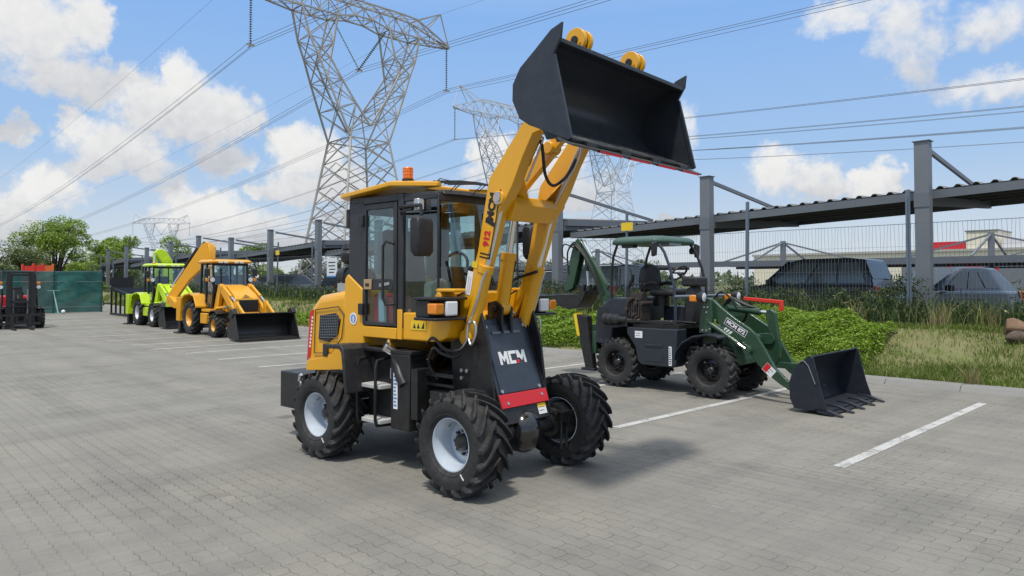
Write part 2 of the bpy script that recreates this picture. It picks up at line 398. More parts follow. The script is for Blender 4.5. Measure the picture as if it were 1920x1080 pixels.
# paving material: interlocking zig-zag blocks, in the object's own metres
def mat_paving():
    m, t, out = nt('interlocking_paving')
    p = N(t, 'ShaderNodeBsdfPrincipled'); L(t, p.outputs[0], out.inputs[0])
    tc = N(t, 'ShaderNodeTexCoord'); ob = tc.outputs['Object']
    sx = N(t, 'ShaderNodeSeparateXYZ'); L(t, ob, sx.inputs[0])
    def tri(v, period, amp):
        q = math_(t, 'PINGPONG', v, period/2); return math_(t, 'MULTIPLY_ADD', q, 2*amp/(period/2), -amp)
    W_, H_ = .215, .1075
    u2 = math_(t, 'ADD', sx.outputs[0], tri(sx.outputs[1], H_, .004))
    v2 = math_(t, 'ADD', sx.outputs[1], tri(sx.outputs[0], W_/2, .0085))
    cb = N(t, 'ShaderNodeCombineXYZ'); L(t, u2, cb.inputs[0]); L(t, v2, cb.inputs[1])
    br = N(t, 'ShaderNodeTexBrick'); L(t, cb.outputs[0], br.inputs[0])
    br.offset = .5; br.inputs['Scale'].default_value = 1; br.inputs['Brick Width'].default_value = W_; br.inputs['Row Height'].default_value = H_
    br.inputs['Mortar Size'].default_value = .0036; br.inputs['Mortar Smooth'].default_value = .6; br.inputs['Bias'].default_value = 0
    br.inputs['Color1'].default_value = (.212,.202,.178,1); br.inputs['Color2'].default_value = (.240,.229,.203,1); br.inputs['Mortar'].default_value = (.10,.097,.09,1)
    big = noise(t, .35, 6, .62, ob); med = noise(t, 2.2, 6, .65, ob); fine = noise(t, 55, 4, .7, ob)
    c = br.outputs[0]
    c = mixc(t, ramp(t, big, [(.38, (0,0,0)), (.62, (1,1,1))]), mixc(t, .85, c, (.89,.895,.90), 'MULTIPLY'), mixc(t, .9, c, (1.05,1.035,1.0), 'MULTIPLY'))
    c = mixc(t, .55, c, ramp(t, fine, [(.25, (.62,.62,.62)), (.75, (1.35,1.35,1.35))]), 'MULTIPLY')
    stain = ramp(t, med, [(.56, (1,1,1)), (.76, (.55,.55,.57))]); c = mixc(t, .75, c, stain, 'MULTIPLY')
    # dust filling the joints away from the tyre paths
    dustm = ramp(t, math_(t, 'ADD', math_(t, 'MULTIPLY', noise(t, .6, 5, .6, ob), .6), math_(t, 'MULTIPLY', noise(t, 5, 4, .6, ob), .4)), [(.40, (0,0,0)), (.58, (.9,.9,.9))])
    c = mixc(t, dustm, c, mixc(t, fine, (.205,.195,.173), (.256,.244,.217)))
    # faint wheel lanes along and across the yard
    for sc3 in ((.22, 2.4, 1), (2.2, .25, 1)):
        mp = N(t, 'ShaderNodeMapping'); mp.inputs['Scale'].default_value = sc3; L(t, ob, mp.inputs[0])
        c = mixc(t, .8, c, ramp(t, noise(t, .9, 5, .6, mp.outputs[0]), [(.34, (.84,.84,.85)), (.55, (1.02,1.02,1.01)), (.7, (1.08,1.07,1.05))]), 'MULTIPLY')
    # dark oil spots
    vo = N(t, 'ShaderNodeTexVoronoi', Scale=.55); L(t, ob, vo.inputs['Vector'])
    sp = ramp(t, math_(t, 'ADD', vo.outputs[0], math_(t, 'MULTIPLY', med, .12)), [(.075, (.45,.45,.45)), (.14, (1,1,1))])
    c = mixc(t, .8, c, sp, 'MULTIPLY')
    L(t, c, p.inputs['Base Color']); p.inputs['Roughness'].default_value = .86; p.inputs['Specular IOR Level'].default_value = .35
    b = N(t, 'ShaderNodeBump', Strength=.55, Distance=.006); b.invert = True
    hgt = math_(t, 'ADD', br.outputs[1], math_(t, 'MULTIPLY', fine, .3)); L(t, hgt, b.inputs['Height']); L(t, b.outputs[0], p.inputs['Normal'])
    return m
def mat_marking(name, lo, hi, col=(.47,.465,.445)):
    m, t, out = nt(name)
    p = N(t, 'ShaderNodeBsdfPrincipled'); tr = N(t, 'ShaderNodeBsdfTransparent'); mx = N(t, 'ShaderNodeMixShader')
    tc = N(t, 'ShaderNodeTexCoord'); ob = tc.outputs['Object']
    n = math_(t, 'ADD', math_(t, 'MULTIPLY', noise(t, 26, 6, .7, ob), .55), math_(t, 'MULTIPLY', noise(t, 3.5, 4, .6, ob), .45))
    r = N(t, 'ShaderNodeMapRange'); L(t, n, r.inputs[0]); r.inputs[1].default_value = lo; r.inputs[2].default_value = hi
    p.inputs['Base Color'].default_value = (*col, 1); p.inputs['Roughness'].default_value = .8
    L(t, r.outputs[0], mx.inputs[0]); L(t, tr.outputs[0], mx.inputs[1]); L(t, p.outputs[0], mx.inputs[2]); L(t, mx.outputs[0], out.inputs[0]); return m
def mat_soil(name, cols, scale=1.2, bump=.6):
    m, t, out = nt(name)
    p = N(t, 'ShaderNodeBsdfPrincipled'); L(t, p.outputs[0], out.inputs[0])
    tc = N(t, 'ShaderNodeTexCoord'); ob = tc.outputs['Object']
    n = math_(t, 'ADD', math_(t, 'MULTIPLY', noise(t, scale, 6, .65, ob), .6), math_(t, 'MULTIPLY', noise(t, scale*14, 5, .7, ob), .4))
    k = len(cols); L(t, ramp(t, n, [(.30+.4*i/(k-1), c) for i, c in enumerate(cols)]), p.inputs['Base Color'])
    p.inputs['Roughness'].default_value = .95
    b = N(t, 'ShaderNodeBump', Strength=bump, Distance=.03); L(t, noise(t, scale*20, 6, .7, ob), b.inputs['Height']); L(t, b.outputs[0], p.inputs['Normal'])
    return m
def mat_leaf(name, cols, trans=.35, rough=.55, scale=1.3):
    m, t, out = nt(name)
    p = N(t, 'ShaderNodeBsdfPrincipled'); tl = N(t, 'ShaderNodeBsdfTranslucent'); mx = N(t, 'ShaderNodeMixShader'); mx.inputs[0].default_value = trans
    tc = N(t, 'ShaderNodeTexCoord'); ob = tc.outputs['Object']
    ge = N(t, 'ShaderNodeNewGeometry')
    n = math_(t, 'ADD', math_(t, 'MULTIPLY', noise(t, scale, 4, .6, ob), .6), math_(t, 'MULTIPLY', ge.outputs['Random Per Island'], .4))
    k = len(cols); c = ramp(t, n, [(.25+.5*i/(k-1), q) for i, q in enumerate(cols)])
    L(t, c, p.inputs['Base Color']); p.inputs['Roughness'].default_value = rough; p.inputs['Specular IOR Level'].default_value = .35
    L(t, mixc(t, .5, c, (.9,1.0,.35), 'MULTIPLY'), tl.inputs[0])
    L(t, p.outputs[0], mx.inputs[1]); L(t, tl.outputs[0], mx.inputs[2]); L(t, mx.outputs[0], out.inputs[0]); return m

PAV = mat_paving()
CONC = paint('kerb_concrete', (.215,.212,.20), .85, var=.18, scale=3, dust=.1, bump=.3, bscale=40)
SOIL = mat_soil('verge_soil', [(.10,.115,.035), (.17,.17,.065), (.19,.175,.08), (.14,.16,.05), (.11,.125,.04)], 1.1)
FARG = mat_soil('far_ground', [(.07,.085,.03), (.12,.12,.05), (.16,.15,.09)], .12)
ASPH = mat_soil('car_park_asphalt', [(.05,.05,.05), (.075,.073,.07), (.09,.088,.085)], .8, .2)
GR_G = mat_leaf('grass_green', [(.085,.14,.024), (.155,.22,.042), (.24,.30,.07)])
GR_D = mat_leaf('grass_dark', [(.02,.042,.018), (.04,.072,.026), (.07,.115,.036)], .25)
GR_Y = mat_leaf('grass_dry', [(.20,.16,.07), (.30,.25,.12), (.36,.31,.17)], .2)
LEAF = mat_leaf('ground_cover_leaf', [(.11,.19,.018), (.21,.33,.035), (.35,.46,.075)], .4, .42, 2.2)
LEAF2= mat_leaf('tree_leaf', [(.13,.20,.03), (.25,.36,.06), (.36,.46,.09)], .35, .5, .25)
LEAF3= mat_leaf('tree_leaf_olive', [(.09,.125,.05), (.155,.195,.075), (.23,.26,.10)], .3, .55, .25)
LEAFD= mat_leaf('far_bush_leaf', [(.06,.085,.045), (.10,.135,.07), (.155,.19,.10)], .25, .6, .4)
BARK = paint('bark', (.09,.07,.05), .9, var=.3, dust=.1, bump=.5)

# ground sheet to the horizon
def sheet(name, poly, z, mat, kind='structure'):
    m = MB(); m.add([(p[0], p[1], z) for p in poly], [tuple(range(len(poly)))])
    return tag(m.build(name, mat, smooth=0), kind=kind)
mb = MB(); mb.add([(-4000,-3000,-.03),(4000,-3000,-.03),(4000,5000,-.03),(-4000,5000,-.03)], [(0,1,2,3)])
tag(mb.build('ground', FARG, smooth=0), kind='structure')
KERB = [(-45,12.6),(-6,12.2),(2,11.75),(11,11.38),(21,10.85),(30,11.0),(48,12.2),(80,13)]
def kerb_b(a):
    for (a0,b0),(a1,b1) in zip(KERB, KERB[1:]):
        if a <= a1: return b0+(b1-b0)*(a-a0)/(a1-a0)
    return KERB[-1][1]
# local coordinates of the yard sheets: x along A, y = -B
mb = MB(); pl = [(-45,40)] + [(a,-b) for a,b in KERB] + [(80,40)]
mb.add([(x,y,0) for x,y in pl], [tuple(range(len(pl)))])
tag(mb.build('paved_yard', PAV, smooth=0, rot=(0,0,YROT)), kind='structure')
# kerb with a mountable profile, laid in one-metre lengths
mb = MB()
a = -12.0
while a < 62:
    b0, b1 = kerb_b(a), kerb_b(a+.995)
    for (dz0, dz1, w0, w1) in ((0, .11, 0, .30),):
        q = [(a,-b0-w0),(a+.995,-b1-w0),(a+.995,-b1-w1),(a,-b0-w1)]
        vs = [(x,y,-.02) for x,y in q]+[(q[0][0],q[0][1]-.10,.075),(q[1][0],q[1][1]-.10,.075),(q[2][0],q[2][1],.085),(q[3][0],q[3][1],.085)]
        mb.add(vs, [(3,2,1,0),(4,5,6,7),(0,1,5,4),(1,2,6,5),(2,3,7,6),(3,0,4,7)])
    a += 1.0
tag(mb.build('kerb', CONC, smooth=0, rot=(0,0,YROT), bevel=.012), kind='structure')
# bay lines and the worn lines along the yard
MARK = mat_marking('bay_line_paint', .33, .50); WORN = mat_marking('worn_line_paint', .50, .80, (.40,.39,.37))
BAYS = [(.12,6.2),(2.49,6.2),(4.81,6.12),(6.9,5.9),(8.9,5.7),(10.8,5.6),(12.67,5.65),(14.46,5.6),(16.2,5.58),(17.65,5.35),(19.1,5.3),(20.97,5.2),(22.9,5.3),(25.1,5.4),(27.4,5.5),(30.0,5.7),(32.6,5.8),(35.2,5.9)]
mb = MB()
for a, b in BAYS:
    e = kerb_b(a)-.95; x = a+.02*(b-6)
    mb.add([(a-.05,-b,.004),(a+.05,-b,.004),(a+.05,-e,.004),(a-.05,-e,.004)], [(3,2,1,0)])
tag(mb.build('bay_lines', MARK, smooth=0, rot=(0,0,YROT)), kind='structure')
mb = MB()
for b, a0, a1 in ((5.50,-4,4.2),(4.45,-4,4.6)):
    mb.add([(a0,-b,.004),(a1,-b,.004),(a1,-b-.09,.004),(a0,-b-.09,.004)], [(0,1,2,3)])
tag(mb.build('worn_lines', WORN, smooth=0, rot=(0,0,YROT)), kind='structure')

# verge: a grassy bank from the kerb up to the fence, falling again behind it
def vz(a, b):
    k = kerb_b(a)+.29; s = (b-k)
    top = .70
    if s < 0: z = .02
    elif b < 15.2: 
        q = min(1, s/max(.5, 14.6-k)); z = .07 + (top-.07)*(q*q*(3-2*q))
    elif b < 17: z = top
    elif b < 19: z = top - (top-.42)*(b-17)/2
    else: z = .42
    amp = .05*min(1, max(0, s)/.8)*(1 if b < 18 else .2)
    return z + amp*(math.sin(a*1.7+b*2.3)+math.sin(a*.73-b*1.9)+.6*math.sin(a*3.9+b*3.1)) * .6
mb = MB(); na = 150; bs = [0,.25,.5,.8,1.1,1.5,1.9,2.3,2.7,3.1,3.5,3.9,4.4,5,5.6,6.3,7.2,8.2]
rows = []
for i in range(na+1):
    a = -30+110*i/na; k = kerb_b(a)+.29
    row = []
    for s in bs:
        b = k+s; p = ab(a, b, vz(a, b)); row.append(p)
    rows.append(row)
nb = len(bs)
mb.add([p for r in rows for p in r], [(i*nb+j, i*nb+j+1, (i+1)*nb+j+1, (i+1)*nb+j) for i in range(na) for j in range(nb-1)])
tag(mb.build('verge', SOIL, smooth=180), kind='structure')
sheet('car_park', [ab(-40,18.5), ab(110,18.5), ab(110,75), ab(-60,75)], .40, ASPH)

# ------------------------------------------------------------------ grass and ground cover
def blades(name, pts, hmin, hmax, wid, mats, probs, lean=.35, label=None, cat='grass', kind='stuff', curve=False):
    n = len(pts); pts = np.asarray(pts)
    h = RNG.uniform(hmin, hmax, n)*RNG.uniform(.7, 1.1, n); th = RNG.uniform(0, 2*np.pi, n); lt = RNG.uniform(0, 2*np.pi, n); le = RNG.uniform(.05, lean, n)*h
    w = wid*RNG.uniform(.6, 1.3, n)
    dx, dy = np.cos(th)*w/2, np.sin(th)*w/2
    lx, ly = np.cos(lt)*le, np.sin(lt)*le
    A_ = pts + np.c_[-dx, -dy, np.zeros(n)-.01]; B_ = pts + np.c_[dx, dy, np.zeros(n)-.01]
    C_ = pts + np.c_[lx*.35+dx*.7, ly*.35+dy*.7, h*.6]; D_ = pts + np.c_[lx*.35-dx*.7, ly*.35-dy*.7, h*.6]
    E_ = pts + np.c_[lx, ly, h]; 
    V = np.stack([A_, B_, C_, D_, E_], 1).reshape(-1, 3)
    i = np.arange(n)[:, None]*5
    F = np.concatenate([i+np.array([[0,1,2]]), i+np.array([[0,2,3]]), i+np.array([[3,2,4]])], 1).reshape(-1, 3)
    mi = np.repeat(RNG.choice(len(mats), n, p=probs), 3)
    o = raw_mesh(name, V, F, mats, mi)
    return tag(o, label, cat, None, kind)
def scatter(n, a0, a1, b0f, b1f, dens=None):
    res = []
    while len(res) < n:
        a = random.uniform(a0, a1); b = random.uniform(b0f(a), b1f(a))
        if dens and random.random() > dens(a, b): continue
        res.append((*ab(a, b)[:2], vz(a, b)))
    return res
def patch(a, b):      # bare soil patches
    q = math.sin(a*.9+1.2)*math.cos(b*1.7-a*.35) + .5*math.sin(a*2.3-b*2.9)
    return .3 if q > .95 else (.75 if q > .7 else 1)
ks = lambda a: kerb_b(a)+.30
pts = scatter(90000, -3, 8.5, ks, lambda a: 15.4, lambda a, b: patch(a, b)*(.35 if (a < 4.6 and 12.9 < b < 14.3) else 1))
blades('short_grass', pts, .03, .12, .011, [GR_G, GR_Y, GR_D], [.88, .07, .05], 1.1, 'short green and straw coloured grass on the bank behind the green machine')
pts = scatter(22000, 9, 56, ks, lambda a: 15.4, patch)
blades('verge_grass', pts, .06, .2, .03, [GR_G, GR_Y, GR_D], [.8, .1, .1], .6, 'bright green grass on the verge beside the far machines')
pts = scatter(13000, -5, 16, lambda a: 14.6, lambda a: 16.9)
blades('tall_weeds', pts, .2, .74, .014, [GR_D, GR_G, GR_Y], [.70, .23, .07], .6, 'tall dark green weeds growing along the foot of the mesh fence')
pts = scatter(9000, 16, 60, lambda a: 14.7, lambda a: 17.2)
blades('long_weeds', pts, .2, .75, .026, [GR_D, GR_G, GR_Y], [.74, .17, .09], .4, 'tall grey green weeds along the far stretch of the mesh fence')
tu = []
for (a, b, n, s) in ((4.0,14.6,150,.3),(3.3,14.7,120,.25),(1.9,14.6,90,.25),(2.4,14.5,90,.3),(5.6,14.8,90,.2),(2.9,12.0,60,.10),(7.3,14.7,80,.3)):
    for k in range(n):
        aa, bb = a+random.gauss(0, s*.4), b+random.gauss(0, s*.4); tu.append((*ab(aa, bb)[:2], max(.0, vz(aa, bb) if b > 12 else .0)))
blades('dry_tufts', tu, .2, .6, .012, [GR_Y, GR_G], [.85, .15], .9, 'straw coloured dry grass tufts below the mesh fence')

def mound(name, a0, a1, b0, b1, hgt, n, leaf, label, mat=LEAF):
    """leafy ground cover: dark core surface plus many small leaf faces"""
    ca, cb, ra, rb = (a0+a1)/2, (b0+b1)/2, (a1-a0)/2, (b1-b0)/2
    def hz(a, b):
        d = ((a-ca)/ra)**2*.9 + ((b-cb)/rb)**2
        e = 1-d + .22*math.sin(a*4.1+b*2)+.16*math.sin(b*5.3-a*3.1)
        if e <= 0: return -1
        return hgt*min(1, e*1.9)**.6*(1+.16*math.sin(a*7.3+1)*math.sin(b*6.1)+.10*math.sin(a*13+b*11))
    V, F = [], []
    cnt = 0
    while cnt < n:
        a, b = random.uniform(a0-.1, a1+.1), random.uniform(b0-.1, b1+.1)
        h = hz(a, b)
        if h < 0: continue
        z = vz(a, b) + h*(1-abs(random.gauss(0, .16))) + random.uniform(-.02, .03)
        c = ab(a, b, max(z, vz(a, b)+.01))
        u = Vector((random.gauss(0,1), random.gauss(0,1), random.gauss(0,.55))).normalized()
        v = u.cross(Vector((random.gauss(0,.6), random.gauss(0,.6), 1))).normalized()
        l, w_ = leaf*random.uniform(.7,1.4), leaf*random.uniform(.35,.6)
        k = len(V); V += [c-u*l*.5, c+v*w_*.5, c+u*l*.5, c-v*w_*.5]; F.append((k,k+1,k+2,k+3)); cnt += 1
    o = raw_mesh(name, [tuple(p) for p in V], F, mat)
    tag(o, label, 'ground cover', None, 'stuff')
    return o
def weeds(name, a0, a1, n, leaf, hmax, label):
    V, F = [], []
    for k in range(n):
        a = random.uniform(a0, a1); b = random.gauss(15.75, .42)
        hh = hmax*(.55+.3*math.sin(a*2.1+b)+.22*math.sin(a*5.3)+.12*math.sin(a*11+b*3))
        z = vz(a, b)+max(.08, hh)*random.random()**.8; c = ab(a, b, z)
        u = Vector((random.gauss(0,.6), random.gauss(0,.6), random.gauss(0,1))).normalized(); v = u.cross(Vector((random.gauss(0,1), random.gauss(0,1), .3))).normalized()
        l, w_ = leaf*random.uniform(.8,2.2), leaf*random.uniform(.2,.4); i = len(V)
        V += [c-u*l*.5, c+v*w_*.5, c+u*l*.5, c-v*w_*.5]; F.append((i,i+1,i+2,i+3))
    mi = RNG.choice(3, len(F), p=[.80,.14,.06])
    tag(raw_mesh(name, [tuple(p) for p in V], F, [WEED, GR_G, GR_Y], mi), label, 'weeds', None, 'stuff')
WEED = mat_leaf('weed_leaf', [(.016,.034,.018), (.034,.062,.026), (.075,.11,.045)], .25, .6, 2.0)
weeds('weed_thicket', -5, 16, 42000, .085, .92, 'dense dark green weeds matted around the mesh fence at right')
weeds('weed_bank', 16, 58, 22000, .14, .75, 'dense grey green weeds matted along the far mesh fence')
mound('leafy_ground_cover', 4.6, 9.0, 11.85, 14.8, .32, 34000, .058, 'bright green leafy ground cover spreading behind the dark green loader arms')
mound('ground_cover', 9.6, 13.2, 11.75, 13.7, .36, 12000, .08, 'small bright green leafy mound beside the kerb left of the dark green machine')
mound('ground_creeper', 17.5, 24.0, 11.2, 13.4, .32, 7000, .10, 'bright green creeper on the verge behind the black bucket of the distant yellow machine')
# ------------------------------------------------------------------ mesh fence with posts
FP = [(-5.7+3.5*i) for i in range(22)]       # post positions along A (4.8 is one of them)
fence = empty('mesh_fence', ab(4.8, 15.5, .7), YROT, 'tall wavy wire mesh fence on blue grey posts along the top of the verge', 'fence')
def fl(a, b, z): return (a-4.8, -(b-15.5), z-.7)     # fence-local
post0 = MB(); post0.box(-.045,.045,-.004,.004,-.3,2.75); post0.box(-.045,-.037,-.004,.075,-.3,2.75)
for k in range(10): post0.box(.012,.03,-.012,-.004,1.55+.12*k,1.59+.12*k)
pm = None
for a in FP:
    if pm is None:
        o = post0.build('fence_post', BLPO, fence); pm = o
    else:
        o = pm.copy(); COL.objects.link(o); o.parent = fence
    o.location = fl(a, 15.5, .68+.04*math.sin(a*.8)); o.rotation_euler = (R_(random.uniform(-1.2,1.2)), R_(random.uniform(-1.2,1.2)), 0)
pan = None
for a in FP[:-1]:
    if pan is None:
        V = []; F = []
        def wire(p, q, wd):
            k = len(V); d = (q[0]-p[0], q[2]-p[2]); l = math.hypot(*d); nx, nz = -d[1]/l*wd/2, d[0]/l*wd/2
            V.extend([(p[0]-nx,p[1],p[2]-nz),(q[0]-nx,q[1],q[2]-nz),(q[0]+nx,q[1],q[2]+nz),(p[0]+nx,p[1],p[2]+nz)]); F.append((k,k+1,k+2,k+3))
        for k in range(50):
            x = .04+3.42*k/49; pz = -.1
            for zz in (.3,.6,.9,1.2,1.5,1.8,2.0):
                wire((x+.012*math.sin(k*1.3+pz*5),.03,pz),(x+.012*math.sin(k*1.3+zz*5),.03,zz),.0055); pz = zz
        for zz in [.05,.55,1.05,1.55,2.0]:
            wire((.02,.033,zz),(3.48,.033,zz),.0042 if zz < 1.99 else .012)
        pan = raw_mesh('mesh_panel', V, F, GREY, None, fence); o = pan
    else:
        o = pan.copy(); COL.objects.link(o); o.parent = fence
    o.location = fl(a, 15.5, .72)
# small yellow warning plates on two posts
for a, z, s, lb in ((12.0, 3.05, .2, 'yellow sign plate on the mesh fence post left of the green canopy'), (32.7, 2.95, .2, 'small yellow sign plate high on a far fence post')):
    m = MB(); m.box(-s, s*.9, -.03, -.02, -s*.55, s*.55)
    o = m.build('sign_plate', YST); o.location = ab(a-.25 if a < 20 else a, 15.44, z); o.rotation_euler = (0,0,YROT); tag(o, lb, 'sign')
m = MB(); m.box(-.62,.62,-.02,.0,-.62,.62)
sg = m.build('notice_board', paint('notice_face', (.72,.74,.78), .5, var=.06, dust=.03)); sg.location = ab(27.2, 15.3, 2.15); sg.rotation_euler = (0,0,YROT); sg.scale = (.68,1,.66)
tag(sg, 'white notice board on the mesh fence just left of the main loader cab', 'sign')
for k,(x0,x1,z) in enumerate(((-.45,.4,.34),(-.4,.42,.12),(-.45,.3,-.1),(-.3,.35,-.3))):
    b = MB(); b.box(x0,x1,.001,.004,z-.035,z+.035); b.build('printed_line', PLAS, sg)
m = MB(); m.box(-.62,.62,.001,.005,-.62,-.52); m.build('printed_band', BLU, sg)

# ------------------------------------------------------------------ carports: cantilever roofs hung from tall columns
GROUPC = 'carports stepping along behind the fence'
def carport(a0, n, ztop0, label):
    """n columns spaced 5.18 along A from a0; the roof falls .2 m per bay to the left"""
    r = empty('carport', ab(a0, 16.9, .4), YROT, label, 'carport', GROUPC)
    def q(a, b, z): return (a-a0, -(b-16.9), z-.4)
    sl = -.20/5.18
    def rz(a, b): return ztop0-1.05 + sl*(a-a0) + (b-16.9)*.04
    aL, aR = a0+5.18*n-.08, a0-.15
    # corrugated sheet
    V = []; F = []; na = int((aL-aR)/.055); x0 = aR
    for i in range(na+1):
        a = aR+(aL-aR)*i/na; ph = (a/.33) % 1.0
        dz = .055 if ph < .22 else 0.0
        for b in (17.02, 22.2):
            V.append(q(a, b, rz(a, b)+.05+dz)); 
        for b in (17.02, 22.2):
            V.append(q(a, b, rz(a, b)+.035+dz))
    for i in range(na):
        k = i*4; F += [(k,k+1,k+5,k+4),(k+2,k+6,k+7,k+3),(k,k+4,k+6,k+2),(k+1,k+3,k+7,k+5)]
    raw_mesh('roof_sheet', V, F, ROOFD, None, r)
    m = MB()
    m.bar(q(aR,17.05,rz(aR,17.05)-.06), q(aL,17.05,rz(aL,17.05)-.06), .05, .18)
    m.build('front_beam', GREYL if False else GREY, r)
    m = MB(); m.bar(q(aR,22.15,rz(aR,22.15)-.06), q(aL,22.15,rz(aL,22.15)-.06), .05, .18); m.build('back_beam', GREY, r)
    for a in (aR, aL):
        m = MB(); m.bar(q(a,17.03,rz(a,17.03)-.05), q(a,22.2,rz(a,22.2)-.05), .04, .2); m.build('gable_beam', GREY, r)
    for k, b in enumerate((18,19,20,21)):
        m = MB(); m.bar(q(aR+.05,b,rz(aR,b)-.02), q(aL-.05,b,rz(aL,b)-.02), .06, .09); m.build('purlin', ROOFD, r)
    for i in range(n):
        a = a0+5.18*i; zt = ztop0 + sl*(a-a0)
        m = MB(); p = q(a,16.8,0)
        m.box(p[0]-.14,p[0]+.14,p[1]-.03,p[1]-.005,0,zt-.4); m.box(p[0]-.14,p[0]+.14,p[1]+.005+.17,p[1]+.2,0,zt-.4); m.box(p[0]-.013,p[0]+.013,p[1]-.005,p[1]+.175,0,zt-.4)
        m.box(p[0]-.14,p[0]-.118,p[1]-.005,p[1]+.175,0,zt-.4)
        col_ = m.build('column', GREYL, r)
        m = MB(); m.box(p[0]-.17,p[0]+.17,p[1]-.06,p[1]+.23,zt-.4,zt-.385); m.build('cap_plate', GREY, col_)
        m = MB(); m.box(p[0]-.15,p[0]+.15,p[1]+.2,p[1]+.215,rz(a,17)-.75,rz(a,17)-.45); m.build('splice_plate', GREY, col_)
        m = MB(); m.bar(q(a,17.0,zt-.12), q(a,21.9,rz(a,21.9)+.12), .07, .09); m.build('tie_rod', GREYL, r)
        m = MB(); m.bar(q(a,16.95,rz(a,17)-.20), q(a,22.1,rz(a,22.1)-.10), .09, .20); m.build('rafter', GREY, r)
    return r
carport(-.3, 3, 4.74, 'nearest grey carport with corrugated roof edge above the parked cars at right')
carport(15.45, 3, 4.55, 'grey carport directly behind the main loader with its gable beam showing right of the arms')
carport(31.0, 3, 4.50, 'grey carport behind the distant yellow backhoe left of the main loader cab')
carport(46.5, 3, 4.45, 'grey carport behind the lime green backhoe')
carport(62.0, 3, 4.40, 'farthest grey carport running into the trees')

# the second row of car shelters, T-posts with stays, seen low under the first
def shelter(a0, a1, b, z, label, sp=8.5):
    r = empty('car_shelter', ab(a0, b, .4), YROT, label, 'car shelter', 'low car shelters beyond the parked cars')
    L_ = a1-a0
    m = MB(); m.box(0,L_,-3.2,3.2,z-.4,z-.28); m.build('roof_sheet', ROOFD, r)
    m = MB(); m.box(0,L_,3.2,3.27,z-.52,z-.26); m.box(0,L_,-3.27,-3.2,z-.52,z-.26); m.build('fascia', GREY, r)
    n = max(1, int(L_/sp))
    for k in range(n):
        x = sp*.5+k*sp
        m = MB(); m.box(x-.1,x+.1,-.1,.1,0,z+.75); m.build('post', GREYL, r)
        m = MB()
        for s in (-1,1): m.bar((x,0,z+.68),(x+.0,s*2.9,z-.26),.07); m.bar((x,0,z+.68),(x+s*3.4,0,z-.26),.07)
        m.build('stay', GREYL, r)
    return r
shelter(-14, 20, 33, 2.35, 'long low car shelter with triangular stays behind the parked cars')
shelter(23, 57, 33, 2.35, 'long low car shelter with triangular stays seen past the green machine')
shelter(-30, 14, 50, 2.5, 'low car shelter in front of the cream building')

# cream warehouse with red band
bld = empty('warehouse', ab(8, 88, .4), YROT, 'cream warehouse with a red band and a raised block on its roof', 'building')
CREAM = paint('cream_wall', (.80,.74,.58), .8, var=.06, dust=.1, scale=.3)
def bq(a, b): return (a-8, -(b-88))
m = MB(); m.box(-26,38,-40,0,0,4.4); m.build('wall', CREAM, bld)
m = MB(); m.box(-26.2,38.2,-40.2,.2,4.4,4.65); m.build('roof', paint('roof_pale', (.42,.41,.38), .7, scale=.3), bld)
m = MB(); m.box(10.8,13.7,-6,-.3,4.65,6.5); m.build('roof_block', CREAM, bld)
m = MB(); m.box(10.7,13.8,-6.1,-.2,6.5,6.62); m.build('block_coping', GREYL, bld)
m = MB(); m.box(13.85,18.2,-.9,-.5,4.66,5.5); m.build('red_band', RED, bld)
m = MB(); m.box(6.5,10.5,-2.5,-.5,4.66,5.6); m.build('roof_plant', paint('plant_white', (.7,.7,.7), .5, scale=.4), bld)
for k in range(7):
    m = MB(); m.box(-24+8*k,-20+8*k,.02,.12,.3,3.6); m.build('roller_door', GREYL, bld)
# red hoarding low behind the cars
m = MB(); m.prism([(0,0),(5.2,0),(5.2,1.15),(4.5,1.3),(3.5,1.2),(2.2,1.35),(.8,1.15),(0,1.2)], 'y', -.05, .05)
ho = m.build('hoarding', RED); ho.location = ab(8.0, 37.5, 1.1); ho.scale = (.43,1,.9); ho.rotation_euler = (0,0,YROT-R_(0)); tag(ho, 'red hoarding with ragged top behind the parked cars at right', 'hoarding')
m = MB(); m.box(1.3,2.6,.055,.06,.45,.75); m.build('lettering_patch', WHT, ho)

